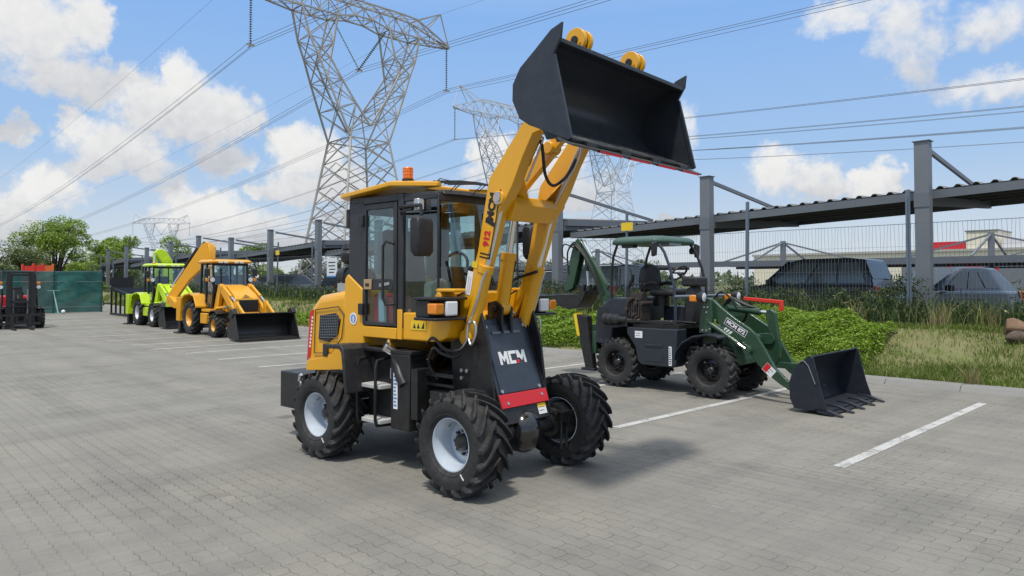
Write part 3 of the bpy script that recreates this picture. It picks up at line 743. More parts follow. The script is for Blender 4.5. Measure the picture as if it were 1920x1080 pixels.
# ------------------------------------------------------------------ parked cars under the carports
def car(name, a, b, rz, L_, W_, H_, col, label, suv=True):
    r = empty(name, ab(a, b, .42), rz, label, 'car', 'cars parked under the carports')
    pm_ = paint('car_'+'%02d%02d%02d' % tuple(int(c*99) for c in col), col, .25, var=.04, coat=.6, dust=.04, scale=1)
    wl = H_*.58; gr = .2
    h2 = L_/2
    if suv: low = [(-h2,.35),(-h2+.05,wl),(-h2+.3,wl+.03),(h2-1.25,wl+.02),(h2-.15,wl-.13),(h2,.5),(h2-.05,gr),(-h2+.1,gr)]
    else:   low = [(-h2,.35),(-h2+.06,wl),(h2-1.3,wl+.02),(h2-.25,wl-.18),(h2,.45),(h2-.05,gr),(-h2+.1,gr)]
    m = MB(); m.prism(low, 'y', -W_/2, W_/2); m.build('body', pm_, r, bevel=.09, seg=3)
    if suv: top = [(-h2+.08,wl-.05),(-h2+.35,H_-.05),(-h2+.8,H_),(h2-2.3,H_-.01),(h2-1.95,H_-.09),(h2-1.2,wl-.02)]
    else:   top = [(-h2+.1,wl-.05),(-h2+.75,H_-.04),(-h2+1.4,H_),(h2-2.3,H_-.03),(h2-1.1,wl-.02)]
    # tapered cabin
    yb, yt = W_/2-.05, W_/2-.22
    rings = []
    for sgn in (-1, 1):
        rings.append([(x, sgn*(yb if z < wl+.1 else yt), z) for x, z in top])
    m = MB(); n = len(top); m.add(rings[0]+rings[1], [tuple(range(n)), tuple(range(n, 2*n))[::-1]]+[(i,(i+1)%n,n+(i+1)%n,n+i) for i in range(n)])
    m.build('cabin', pm_, r, bevel=.05, seg=2)
    # side windows and screens slightly proud
    ks = len(top)
    for sgn in (-1, 1):
        def yy(z): return sgn*(yb+(yt-yb)*(z-wl)/(H_-wl)+.012)
        zl, zh = wl+.06, H_-.13
        xb0, xb1 = (-h2+.25 if suv else -h2+.75), h2-1.5
        xt0, xt1 = (-h2+.5 if suv else -h2+1.25), h2-2.15
        cuts = [0,.30,.62,1]
        for c0, c1 in zip(cuts, cuts[1:]):
            c0 += .015; c1 -= .015
            P = [(xb0+(xb1-xb0)*c0,zl),(xb0+(xb1-xb0)*c1,zl),(xt0+(xt1-xt0)*c1,zh),(xt0+(xt1-xt0)*c0,zh)]
            m = MB(); m.add([(x,yy(z),z) for x,z in P], [(0,1,2,3)]); m.build('window', GLSC, r, smooth=0)
        m = MB(); m.box(h2-1.55,h2-1.4,sgn*(W_/2),sgn*(W_/2+.2),wl,wl+.16); m.build('mirror', PLAS, r, bevel=.03)
    fx0, fz0 = top[-1]; fx1, fz1 = top[-2]
    m = MB(); m.add([(fx0-.06,-yb+.1,fz0+.1),(fx0-.06,yb-.1,fz0+.1),(fx1+.05,yt-.05,fz1-.0),(fx1+.05,-yt+.05,fz1-.0)], [(0,1,2,3)])
    for v in range(4): m.v[v] = (m.v[v][0]+.03, m.v[v][1], m.v[v][2]+.02)
    m.build('windscreen', GLSC, r, smooth=0)
    bx0, bz0 = top[0]; bx1, bz1 = top[1]
    m = MB(); m.add([(bx0+(bx1-bx0)*.3-.02,-yb+.12,bz0+(bz1-bz0)*.3),(bx0+(bx1-bx0)*.3-.02,yb-.12,bz0+(bz1-bz0)*.3),(bx1-.02,yt,bz1-.06),(bx1-.02,-yt,bz1-.06)], [(0,1,2,3)]); m.build('rear_screen', GLSC, r, smooth=0)
    for x in (-h2+.85, h2-.9):
        for sgn in (-1,1):
            m = MB(); m.lathe([(.20,sgn*(W_/2-.2)),(.33,sgn*(W_/2-.2)),(.34,sgn*(W_/2-.03)),(.22,sgn*(W_/2)),(.2,sgn*(W_/2-.02))], (x,0,.34), 'y', 20); wh = m.build('wheel', RUB, r)
            m = MB(); m.lathe([(.21,sgn*(W_/2-.01)),(.06,sgn*(W_/2+.005)),(.001,sgn*(W_/2+.01))], (x,0,.34), 'y', 10); m.build('rim', RIMG, wh)
    for sgn in (-1,1):
        m = MB(); m.box(-h2-.02,-h2+.1,sgn*(W_/2-.28),sgn*(W_/2-.03),wl-.28,wl-.02); m.build('tail_lamp', REDF, r, bevel=.02)
        m = MB(); m.box(h2-.22,h2-.02,sgn*(W_/2-.42),sgn*(W_/2-.06),wl-.34,wl-.2); m.build('headlight', LENS, r, bevel=.03)
    return r
GLSC = paint('car_window', (.15,.18,.185), .08, var=.25, dust=0, spec=.8, scale=2)
fw = math.atan2(BX.y, BX.x)      # noses towards the fence or away from it
car('parked_car', 9.15, 20.8, YROT, 4.4, 1.85, 1.80, (.045,.05,.058), 'black estate car with long side windows under the carport behind the green machine bucket')
car('parked_car', 6.2, 22.2, fw+2.7, 4.3, 1.78, 1.55, (.12,.16,.22), 'blue grey hatchback behind the fence post left of the thick carport column', False)
car('parked_car', 1.3, 20.5, YROT+.05, 4.6, 1.8, 1.58, (.42,.44,.46), 'silver car behind the weeds at the right edge', False)
car('parked_car', 15.6, 20.8, fw+.05, 4.5, 1.85, 1.72, (.10,.115,.11), 'dark green grey car seen through the mesh behind the green canopy')
car('parked_car', 18.6, 21.0, fw, 4.4, 1.8, 1.55, (.38,.40,.42), 'silver hatchback seen through the mesh left of the green backhoe boom', False)
car('parked_car', 30.6, 21.0, fw+3.1, 4.4, 1.8, 1.5, (.42,.44,.47), 'silver car seen through the mesh between the distant yellow backhoe and the main loader', False)
car('parked_car', 34.2, 21.2, fw, 4.5, 1.85, 1.7, (.06,.065,.07), 'black car under the carport right of the distant yellow backhoe cab')
car('parked_car', 27.6, 21.2, fw, 4.5, 1.85, 1.55, (.30,.05,.04), 'dull red car half hidden by weeds beside the main loader hood', False)
car('parked_car', 42, 21.2, fw, 4.5, 1.85, 1.6, (.5,.5,.5), 'pale car behind the fence near the lime green backhoe')
car('parked_car', 50, 21.2, fw, 4.5, 1.85, 1.6, (.2,.22,.3), 'blue car far along the fence left of the lime green backhoe')

# ------------------------------------------------------------------ lattice pylons
def pylon_mesh(full=True, r=.055):
    """delta-head lattice tower: u across the line, w along it; crossarm bottom at 23.8, waist 13.4"""
    body = MB(); head = MB(); arm = MB()
    def st(m, p, q, k=1.0): m.bar(p, q, r*2*k)
    def corner(a, z): return [(-a,-a,z),(a,-a,z),(a,a,z),(-a,a,z)]
    zs = [0, 3.6, 6.6, 9.2, 11.4, 13.4]; wd = lambda z: 3.95-(3.95-1.9)*z/13.4
    lv = [corner(wd(z), z) for z in zs]
    for i in range(5):
        for j in range(4):
            j2 = (j+1) % 4
            st(body, lv[i][j], lv[i+1][j], 1.9)
            p, q, s_, u = Vector(lv[i][j]), Vector(lv[i][j2]), Vector(lv[i+1][j]), Vector(lv[i+1][j2])
            if full:
                mid = (p+q+s_+u)/4; mp, mq = (p+s_)/2, (q+u)/2
                st(body, p, u); st(body, q, s_); st(body, mp, u*.5+s_*.5, .7); st(body, mq, u*.5+s_*.5, .7)
                if i < 3: st(body, mp, (p+q)/2, .7); st(body, mq, (p+q)/2, .7)
            else: st(body, p, u); st(body, q, s_)
            if i == 4: st(body, s_, u, 1.2)
    # two splayed legs of the head
    for s in (-1, 1):
        def sec(u0, u1, wv, z0, z1): return [(s*u0,-wv,z0),(s*u1,-wv,z1),(s*u1,wv,z1),(s*u0,wv,z0)]
        secs = [sec(1.9,0.0,1.9,13.4,14.6), sec(2.9,1.3,1.68,15.8,16.4), sec(3.85,2.45,1.45,18.1,18.2), sec(4.6,3.45,1.22,20.0,19.9), sec(5.25,3.1,1.05,21.4,21.3), sec(5.85,2.6,.9,23.80,23.80)]
        for a_, b_ in zip(secs, secs[1:]):
            for j in range(4):
                j2 = (j+1) % 4
                st(head, a_[j], b_[j], 1.6); st(head, b_[j], b_[j2], .8); st(head, a_[j], b_[j2], .9)
                if full: st(head, a_[j2], b_[j], .9)
    # crossarm: box truss, tapering to the tips
    secs = [(-10.0,.15,23.95,24.10),(-8.0,.55,23.90,24.80),(-5.85,.9,23.80,25.60),(-4.2,.9,23.80,25.70),(-2.6,.9,23.80,25.70),(-.9,.9,24.20,25.70),(.9,.9,24.20,25.70),(2.6,.9,23.80,25.70),(4.2,.9,23.80,25.70),(5.85,.9,23.80,25.60),(8.0,.55,23.90,24.80),(10.0,.15,23.95,24.10)]
    rg = [[(u,-w_,z0),(u,w_,z0),(u,w_*.7,z1),(u,-w_*.7,z1)] for u,w_,z0,z1 in secs]
    for a_, b_ in zip(rg, rg[1:]):
        for j in range(4):
            j2 = (j+1) % 4
            st(arm, a_[j], b_[j], 1.4); st(arm, b_[j], b_[j2], .8); st(arm, a_[j], b_[j2], .8)
            if full: st(arm, a_[j2], b_[j], .7)
    for s in (-1, 1):
        for w_ in (-.6,.6):
            st(arm, (s*7.2,w_,25.20), (s*9.0,0,27.10), 1); st(arm, (s*5.85,w_,25.60), (s*9.0,0,27.10), 1)
        st(arm, (s*10,0,24.10), (s*9.0,0,27.10), 1)
    return body, head, arm
def insul(m, p, q, n, rr=.13):
    p, q = Vector(p), Vector(q)
    m.tube([p, q], .03, 5)
    for k in range(n):
        a = p+(q-p)*(k+.5)/n; d = (q-p).normalized()*.035
        m.tube([a-d, a, a+d], [.03, rr, .05], 8)
PH = 9.75; ZW = 19.75
PYG = 'transmission pylons beyond the yard'
def pylon(loc, rz, label, full, r, mat, zs=1.0, ins=True):
    o = empty('pylon', loc, rz, label, 'pylon', PYG)
    b, h, a = pylon_mesh(full, r)
    b.build('tower_body', mat, o, smooth=0); h.build('tower_head', mat, o, smooth=0); a.build('crossarm', mat, o, smooth=0)
    for u in (-PH, PH):
        m = MB(); insul(m, (u,0,23.95), (u,0,ZW+.1), 22); m.build('insulator', INSU, o)
    for s in (-1, 1):
        m = MB(); insul(m, (s*2.7,0,23.80), (0,0,ZW+.1), 22); m.build('insulator', INSU, o)
    for u in (-PH, 0, PH):
        m = MB(); m.bar((u-.35,0,ZW+.05),(u+.35,0,ZW+.05),.08,.12); m.bar((u,-.5,ZW-.02),(u,.5,ZW-.02),.06); m.build('yoke', mat, o)
    return o
p1 = Vector((-13.45, 62, .3)); uang = math.atan2(BX.y, BX.x)
pylon(p1, uang, 'large rust streaked lattice pylon rising behind the main loader cab', True, .042, LATT)
p2 = Vector((-.4, 99, .3)); p2b = Vector((16.6, 116, 2.6))
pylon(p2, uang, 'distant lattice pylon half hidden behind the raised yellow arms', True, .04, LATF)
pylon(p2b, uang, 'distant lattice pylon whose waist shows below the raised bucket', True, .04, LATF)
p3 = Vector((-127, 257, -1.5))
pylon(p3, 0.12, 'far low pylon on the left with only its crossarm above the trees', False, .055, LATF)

def conductor(p, q, sag, label, n, sub, rad, group, name='power_line'):
    """bundle of n sub conductors between two hanging points"""
    p, q = Vector(p), Vector(q); o = None
    r = empty(name, p, 0, label, 'power line', group)
    d = (q-p); side = Vector((-d.y, d.x, 0)).normalized()
    offs = [(0,0)] if n == 1 else ([(-.5,0),(.5,0)] if n == 2 else [(-.5,.3),(.5,.3),(0,-.5)])
    for k, (a, b) in enumerate(offs[:n]):
        m = MB(); pts = []
        for i in range(49):
            s = i/48; z = -4*sag*s*(1-s)
            pts.append(d*s + side*(a*sub) + Vector((0,0,z+b*sub)))
        m.tube(pts, rad, 5); m.build('conductor', WIRE, r)
    return r
def phase(pb, u): return pb + BX*u + Vector((0,0,ZW))
LG = 'power line bundles strung from the large pylon'
nm = {-PH: 'nearest', 0: 'middle', PH: 'farthest'}
where = {-PH: 'near', 0: 'centre', PH: 'far'}
for u in (-PH, 0, PH):
    a = phase(p1, u)
    conductor(a, a + AX*300 + Vector((0,0,-1)), 7.5, 'power line bundle from the %s insulator of the large pylon running down to the left' % where[u], 3, .42, .017, LG)
    conductor(a, a - AX*300 + Vector((0,0,1)), 5.0, 'power line bundle from the %s insulator of the large pylon running overhead to the right' % where[u], 3, .42, .017, LG)
LG2 = 'power line bundles of the two distant pylons'
for pb, nmz in ((p2, 'arm hidden'), (p2b, 'bucket hidden')):
    for u in (-PH, 0, PH):
        a = phase(pb, u)
        for s, wh in ((1, 'left'), (-1, 'right')):
            conductor(a, a + AX*300*s + Vector((0,0,-1)), 7.0, '%s phase power line of the %s distant pylon running %s' % (where[u], nmz, wh), 2, .4, .02, LG2)
for s, wh in ((1,'left'), (-1,'right')):
    for u in (-9, 9):
        a = p1 + BX*u + Vector((0,0,27.10)); conductor(a, a+AX*300*s, 5, 'thin earth wire from the %s peak of the large pylon running %s' % ('near' if u < 0 else 'far', wh), 1, 0, .011, 'earth wires of the large pylon', 'earth_wire')

# ------------------------------------------------------------------ trees
def tree(name, loc, h, rw, n, leaf, mat, label, seed, crown=(.30,1.0), lobes=9, group='trees beyond the yard'):
    rnd = random.Random(seed); o = empty(name, loc, rnd.uniform(0,6), label, 'tree', group)
    m = MB(); r0 = h*.028
    fork = Vector((0,0,h*crown[0]*.9))
    m.tube([(0,0,-.3),(rnd.uniform(-.1,.1),rnd.uniform(-.1,.1),fork.z*.5),fork], [r0*1.5,r0*1.05,r0*.85], 8)
    blobs = []
    for k in range(lobes):
        th = 2*math.pi*(k+rnd.uniform(-.3,.3))/lobes*2.4; rr = rw*math.sqrt(rnd.uniform(.02,1))*.78
        zc = h*rnd.uniform(crown[0]+.1, crown[1]-.12); edge = 1-.55*(rr/rw)**2*((zc/h-.55)/.45 if zc > .55*h else 0)
        c = Vector((math.cos(th)*rr*edge, math.sin(th)*rr*edge, zc)); br = rw*rnd.uniform(.26,.44)
        blobs.append((c, br))
        mid = fork*.5+c*.5+Vector((rnd.uniform(-.2,.2),rnd.uniform(-.2,.2),.1*h*rnd.uniform(-.3,.5)))
        m.tube([fork*.92, mid, c], [r0*.6,r0*.35,r0*.1], 6)
        for q in range(3):
            e = c+Vector((rnd.gauss(0,1),rnd.gauss(0,1),rnd.gauss(.3,.6)))*br*.6; m.tube([mid*.4+c*.6, e], [r0*.2,r0*.06], 4)
    m.build('trunk', BARK, o)
    V, F = [], []
    for k in range(n):
        c, br = blobs[k % len(blobs)]
        d = Vector((rnd.gauss(0,1),rnd.gauss(0,1),rnd.gauss(0,1))).normalized(); rad = br*rnd.uniform(.35,1.05)**.6
        # clumps: snap direction towards a few twig directions
        p = c+Vector((d.x*rad, d.y*rad, d.z*rad*.74)) + Vector((math.sin(d.x*9+k%7),math.sin(d.y*9),0))*br*.06
        if p.z < h*crown[0]*.75: continue
        u = Vector((rnd.gauss(0,1),rnd.gauss(0,1),rnd.gauss(0,.5))).normalized(); v = u.cross(Vector((rnd.gauss(0,.5),rnd.gauss(0,.5),1))).normalized()
        l, w_ = leaf*rnd.uniform(.6,1.3), leaf*rnd.uniform(.35,.7); i = len(V)
        V += [p-u*l*.5, p+v*w_*.5, p+u*l*.5, p-v*w_*.5]; F.append((i,i+1,i+2,i+3))
    raw_mesh('crown', [tuple(p) for p in V], F, mat, None, o)
    return o
def at(u, Y, z=0):       # a ground point given as bearing offset and distance
    return Vector(((u-960)/1333*Y, Y, z))
tree('broadleaf_tree', at(103,62), 7.7, 3.6, 15000, .22, LEAF2, 'tall spreading green tree rising behind the green screen fence', 3, (.16,1.0), 24)
tree('broadleaf_tree', at(198,68), 5.6, 2.7, 9000, .22, LEAF2, 'medium green tree right of the tallest tree behind the green screen', 4, (.14,1.0), 16)
tree('broadleaf_tree', at(232,72), 6.6, 2.4, 7000, .22, LEAF2, 'slim green tree at the right end of the tree group on the left', 5, (.14,1.0), 14)
tree('olive_tree', at(20,52), 4.1, 3.0, 7000, .2, LEAF3, 'grey green bushy tree at the left edge behind the green screen', 6, (.1,1.0), 12)
tree('olive_tree', at(-40,50), 4.7, 3.4, 5000, .2, LEAF3, 'olive bush cut by the left edge of the frame', 8, (.1,1.0), 10)
tree('broadleaf_tree', at(150,56), 3.4, 1.9, 3500, .2, LEAF2, 'low green tree just behind the green screen fence', 7, (.12,1.0), 9)
tree('broadleaf_tree', at(333,78), 6.6, 2.6, 7000, .24, LEAF2, 'green tree above the carport behind the lime green backhoe', 9, (.25,1.0), 9)
tree('broadleaf_tree', at(492,88), 6.6, 3.0, 5000, .28, LEAF2, 'green tree above the carport behind the yellow backhoe', 10, (.25,1.0), 9)
for k, (u, Y, hh, rr) in enumerate(((560,75,4.2,3.2),(610,82,4.4,3.5),(655,78,4.0,3),(985,84,4.3,3.2),(1035,90,4.6,3.2),(1150,72,4.6,2.6),(1200,95,4.3,3.4),(300,90,4,3.2),(400,85,4.2,3),(450,95,4.4,3.4))):
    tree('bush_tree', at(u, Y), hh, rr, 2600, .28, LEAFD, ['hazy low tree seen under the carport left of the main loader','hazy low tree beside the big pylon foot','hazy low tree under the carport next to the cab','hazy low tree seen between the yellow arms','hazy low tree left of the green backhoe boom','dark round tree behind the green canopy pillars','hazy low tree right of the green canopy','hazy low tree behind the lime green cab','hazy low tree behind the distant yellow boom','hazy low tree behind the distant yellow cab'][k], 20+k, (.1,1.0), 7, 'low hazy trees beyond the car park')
# distant tree line
V, F = [], []
for k in range(9000):
    az_ = random.uniform(-42, 44); Dd = random.uniform(240, 420)
    x, y = math.sin(R_(az_))*Dd, math.cos(R_(az_))*Dd
    hh = (4.2+1.6*math.sin(az_*1.3)+1.2*math.sin(az_*3.7+1))
    p = Vector((x, y, random.uniform(0, 1)**1.0*max(2.5,hh)))
    u = Vector((random.gauss(0,1),random.gauss(0,1),random.gauss(0,.7))).normalized(); v = u.cross(Vector((random.gauss(0,.5),random.gauss(0,.5),1))).normalized(); l = random.uniform(1.4,3)
    i = len(V); V += [p-u*l*.5, p+v*l*.35, p+u*l*.5, p-v*l*.35]; F.append((i,i+1,i+2,i+3))
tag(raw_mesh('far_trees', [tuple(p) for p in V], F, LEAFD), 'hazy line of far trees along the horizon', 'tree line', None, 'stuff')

# ------------------------------------------------------------------ green shade-cloth screen fence and things by it
def mat_cloth():
    m, t, out = nt('shade_cloth')
    p = N(t, 'ShaderNodeBsdfPrincipled'); tr = N(t, 'ShaderNodeBsdfTransparent'); mx = N(t, 'ShaderNodeMixShader'); mx.inputs[0].default_value = .93
    tc = N(t, 'ShaderNodeTexCoord'); n = noise(t, .9, 5, .6, tc.outputs['Object'])
    L(t, ramp(t, n, [(.3, (.008,.075,.068)), (.55, (.014,.125,.11)), (.75, (.028,.17,.145))]), p.inputs['Base Color']); p.inputs['Roughness'].default_value = .6
    L(t, tr.outputs[0], mx.inputs[1]); L(t, p.outputs[0], mx.inputs[2]); L(t, mx.outputs[0], out.inputs[0]); return m
CLOTH = mat_cloth()
SEAM = paint('seam_dark', (.006,.03,.03), .7)
sf = empty('screen_fence', ab(40.8, 9.9, 0), YROT, 'dark green shade cloth screen fence at the far left end of the yard', 'fence')
V, F = [], []; nx, nz = 60, 10
for i in range(nx+1):
    y = 10.5*i/nx
    for j in range(nz+1):
        z = 2.06*j/nz + (.03*math.sin(y*1.9) if j == nz else 0)
        V.append((.06*math.sin(y*2.1+z*1.1)+.05*math.sin(y*.9-z*2)+.02*math.sin(z*7+y*5), y, z+.02))
for i in range(nx):
    for j in range(nz): k = i*(nz+1)+j; F.append((k,k+1,k+nz+2,k+nz+1))
raw_mesh('cloth_screen', V, F, CLOTH, None, sf, True)
for i in range(6):
    m = MB(); m.box(-.115,-.105,2.1*i-.0,2.1*i+.05,.02,2.08); m.build('seam', SEAM, sf)
    m = MB(); m.cyl((.14,2.1*i+.02,-.2),(.14,2.1*i+.02,2.12),.035,10); m.build('screen_post', BLPO, sf)
for z in (.3,1.55,2.05):
    m = MB(); m.tube([(-.1,0,z),(-.1,10.5,z)],.012,6); m.build('rail', GREY, sf)
# prop leaning on the screen
pr = MB(); pr.cyl((0,0,.0),(.22,.10,.75),.035,8); pr.cyl((.22,.1,.72),(.33,.15,1.12),.022,8); pr.bar((.33,-.12,1.12),(.33,.42,1.12),.03); pr.box(-.1,.1,-.14,.14,.0,.03)
po = pr.build('prop_stand', paint('prop_green', (.25,.42,.38), .5)); po.location = ab(40.1, 7.85, 0); po.rotation_euler = (0,0,YROT); tag(po, 'pale green prop stand leaning against the dark green screen', 'prop')
bl = MB(); bl.sph((0,0,.09),.09); bo = bl.build('ball_weight', WHT); bo.location = ab(40.2, 8.08, 0); tag(bo, 'small white ball on the ground beside the pale prop stand', 'ball')
for k, (bb, zz, ww, lb) in enumerate(((7.55,1.95,.24,'red playground panel above the screen, leftmost of the row'),(8.1,2.0,.22,'tall red panel in the middle above the screen'),(8.62,2.0,.24,'orange red panel above the screen at the right of the row'))):
    m = MB(); m.box(-.05,.05,-ww,ww,0,zz+.45); m.box(-.08,.08,-ww-.04,-ww+.04,0,zz+.55); m.box(-.08,.08,ww-.04,ww+.04,0,zz+.55)
    o = m.build('red_panel', REDF if k != 2 else paint('orange_panel',(.75,.15,.03),.5)); o.location = ab(46+k*.4, bb, 0); o.rotation_euler = (0,0,YROT); tag(o, lb, 'panel')

# black steel loading ramp parked behind the lime machine
rp = empty('loading_ramp', ab(37.1, 10.4, 0), YROT, 'black steel loading ramp with raised tail board behind the lime green backhoe', 'ramp')
m = MB()
for k in range(50): x = -8.4+.17*k; m.box(x,x+.12,-1.0,1.0,.37+.105*(x+8.4),.40+.105*(x+8.4))
m.build('deck', NAVY, rp)
for y in (-1,1):
    m = MB(); m.bar((-8.4,y,.35),(.1,y,1.24),.08,.12); m.build('side_rail', BLK, rp)
    m = MB(); m.bar((-5,y,.06),(.1,y,.06),.08,.1); m.build('foot_rail', BLK, rp)
for k in range(7):
    for y in (-1, 1):
        x = 0-.72*k; m = MB(); m.box(x-.035,x+.035,y-.035,y+.035,.05,.33+.105*(x+8.4)); m.build('leg', BLK, rp)
m = MB(); m.box(.05,.12,.05,1,1.25,1.75); m.build('tail_board', BLK, rp)
m = MB(); m.cyl((-.3,1.05,.55),(-.3,1.4,.55),.02); m.cyl((-.3,1.4,.45),(-.3,1.4,.65),.03); m.build('jockey_handle', BLK, rp)
# tree stump and rock on the bank at right
def lump(name, loc, s, mat, label, cat, seed):
    rnd = random.Random(seed); m = MB(); m.sph((0,0,0), s, 22, 14)
    m.v = [(x*(1+.16*math.sin(x*9/s[0]*.3+y*7+seed)+.1*rnd.uniform(-.4,.4)), y*(1+.12*math.sin(z*11+seed)), z*(1+.12*math.sin(x*8+y*9))) for x,y,z in m.v]
    o = m.build(name, mat, smooth=80); o.location = loc; return tag(o, label, cat)
WOODC = paint('cut_wood', (.17,.10,.055), .9, var=.4, bump=.8, bscale=30)
m = MB(); rs = random.Random(4); rings = []
for k in range(7):
    x = -.24+.08*k; r_ = .15*(1+.10*math.sin(k*1.7))
    rings.append([(x, r_*(1+.12*math.sin(3*th+k*.4)+.05*rs.uniform(-1,1))*math.cos(th), r_*(1+.10*math.sin(2*th+k))*math.sin(th)) for th in [2*math.pi*j/18 for j in range(18)]])
m.loft(rings); st_o = m.build('tree_stump', WOODC, smooth=50, bevel=.01); st_o.location = ab(2.72,14.3,vz(2.72,14.3)+.12); st_o.rotation_euler = (.1,-.12,YROT+.3); tag(st_o, 'brown sawn stump lying in the weeds at the right edge', 'stump')
lump('root_ball', ab(2.72,13.9,vz(2.72,13.9)+.08), (.17,.15,.12), paint('root_fibre', (.075,.052,.034), .95, var=.6, bump=1, bscale=25), 'shaggy dark root ball in front of the brown stump', 'root', 5)
# ------------------------------------------------------------------ wheels
def tyre_mb(R, W, rimR, nl, lw, sweep, lh, side, style='ag'):
    m = MB(); h = W/2; Rc = R-lh
    prof = [(rimR*.97,-h*.72),(rimR*1.02,-h*.80),(rimR+(Rc-rimR)*.30,-h*.98),(rimR+(Rc-rimR)*.58,-h*1.02),(rimR+(Rc-rimR)*.82,-h*.98),(Rc*.965,-h*.86),(Rc*.992,-h*.5),(Rc,0)]
    prof = prof + [(r,-y) for r,y in prof[-2::-1]]
    m.lathe(prof+[(rimR*.94,h*.5),(rimR*.94,-h*.5)], (0,0,0), 'y', 56, closed=True)
    # bead ridge
    for s in (-1,1): m.lathe([(rimR*1.10,s*h*.86),(rimR*1.16,s*h*.95),(rimR*1.20,s*h*.93)], (0,0,0), 'y', 48, cap=False)
    for s in (-1, 1):
        for k in range(nl):
            th0 = 2*math.pi*(k+(.5 if s > 0 else 0))/nl
            st = [(-.06,0.0),(.25,.22),(.55,.52),(.84,.84),(1.0,1.0)] if style == 'ag' else [(.12,0),(.45,.25),(.8,.75),(1.02,1)]
            ring = []
            for (yy, f) in st:
                th = th0 + sweep*f*(1 if style == 'ag' else 1); y = s*yy*h*1.0
                ro = R - (R*.014 if yy > .6 else 0) - (lh*.42 if yy > .95 else 0)
                ri = Rc - .02 - (R*.03 if yy > .8 else 0)
                wv = lw*(1.0 if yy > .5 else .8)/R
                P = lambda a, r, yq: (r*math.sin(a), yq, r*math.cos(a))
                ring.append([P(th-wv*.55, ri, y), P(th+wv*.55, ri, y), P(th+wv*.40, ro, y), P(th-wv*.40, ro, y)])
            # shoulder drop down the sidewall
            th = th0+sweep*1.04; y = s*h*1.06; r1 = Rc*.90
            wv = lw*.8/R; P = lambda a, r, yq: (r*math.sin(a), yq, r*math.cos(a))
            ring.append([P(th-wv*.5, r1-.02, y-s*.02), P(th+wv*.5, r1-.02, y-s*.02), P(th+wv*.4, Rc*.965, y), P(th-wv*.4, Rc*.965, y)])
            m.loft(ring)
    return m
def wheel(parent, x, y, z, R, W, rimR, side, rim_mat, nl=20, lw=.05, sweep=.42, lh=.035, style='ag', dish=-.35, hubm=None, tyre_me={}):
    """side: +1 / -1 = which way the outer face looks along local y"""
    h = W/2; hubm = hubm or rim_mat
    m = MB(); y0 = side*h*dish
    # disc with bolt ring and hub
    m.lathe([(rimR*.90,y0-side*.01),(rimR*.88,y0+side*.012),(rimR*.55,y0+side*.03),(rimR*.42,y0+side*.012),(.001,y0+side*.012)], (0,0,0), 'y', 40, cap=False)
    w_ = m.build('wheel', hubm, parent, loc=(x,y,z)); m = MB()
    m.lathe([(rimR*.34,y0),(rimR*.33,y0+side*.06),(rimR*.22,y0+side*.085),(.001,y0+side*.09)], (0,0,0), 'y', 24, cap=False)
    for k in range(8):
        a = 2*math.pi*k/8; m.cyl((rimR*.45*math.cos(a),y0+side*.005,rimR*.45*math.sin(a)),(rimR*.45*math.cos(a),y0+side*.045,rimR*.45*math.sin(a)),.011,6)
    m.build('hub', RIMK, w_)
    m = MB()
    m.lathe([(rimR*.98,-h*.80),(rimR*1.06,-h*.80),(rimR*1.07,-h*.72),(rimR*.98,-h*.62),(rimR*.90,-h*.45),(rimR*.86,-h*.1),(rimR*.86,h*.1),(rimR*.90,h*.45),(rimR*.98,h*.62),(rimR*1.07,h*.72),(rimR*1.06,h*.80),(rimR*1.0,h*.80),(rimR*.93,h*.60),(rimR*.86,h*.42),(rimR*.83,h*.08),(rimR*.83,-h*.08),(rimR*.86,-h*.42),(rimR*.93,-h*.60)], (0,0,0), 'y', 48, closed=True)
    rm = m.build('rim', rim_mat, w_, smooth=50)
    m = MB(); a = 2.2; rr = rimR*.80
    m.cyl((rr*math.cos(a),side*h*.2,rr*math.sin(a)),(rr*math.cos(a)*.9,side*h*.5,rr*math.sin(a)*.9),.008,8); m.build('valve', STEEL, w_)
    key = (R,W,side,nl)
    if key in tyre_me:
        o = bpy.data.objects.new('tyre', tyre_me[key]); COL.objects.link(o); o.parent = w_
    else:
        o = tyre_mb(R, W, rimR, nl, lw, sweep, lh, side, style).build('tyre', RUB, w_, smooth=32, bevel=0); tyre_me[key] = o.data
    return w_
def hose(parent, pts, r=.011, mat=None, name='hose', n=10):
    # smooth the path with Catmull-Rom
    P = [Vector(p) for p in pts]; P = [P[0]*2-P[1]]+P+[P[-1]*2-P[-2]]; o = []
    for i in range(1, len(P)-2):
        for k in range(6):
            t_ = k/6; a, b, c, d = P[i-1], P[i], P[i+1], P[i+2]
            o.append(.5*((2*b)+(c-a)*t_+(2*a-5*b+4*c-d)*t_*t_+(3*b-a-3*c+d)*t_**3))
    o.append(P[-2]); m = MB(); m.tube(o, r, n); return m.build(name, mat or RUB2, parent)
def cylinder(parent, p, q, frac, r, mat, rod_r=None, name='hydraulic_cylinder', boss=True):
    """barrel from p, rod reaching q; frac of the length is barrel"""
    p, q = Vector(p), Vector(q); e = p+(q-p)*frac; d = (q-p).normalized()
    m = MB(); m.cyl(p+d*.03, e, r, 20); m.cyl(e-d*.05, e+d*.012, r*1.13, 20)
    side = d.cross(Vector((0,1,0))).normalized(); m.cyl(p-Vector((0,r*.9,0)), p+Vector((0,r*.9,0)), r*1.1, 16)
    c = m.build(name, mat, parent, bevel=.003)
    m = MB(); m.cyl(e, q, rod_r or r*.55, 16); m.cyl(q-Vector((0,r*.7,0)), q+Vector((0,r*.7,0)), r*.95, 16); m.build('rod', CHR, c)
    return c
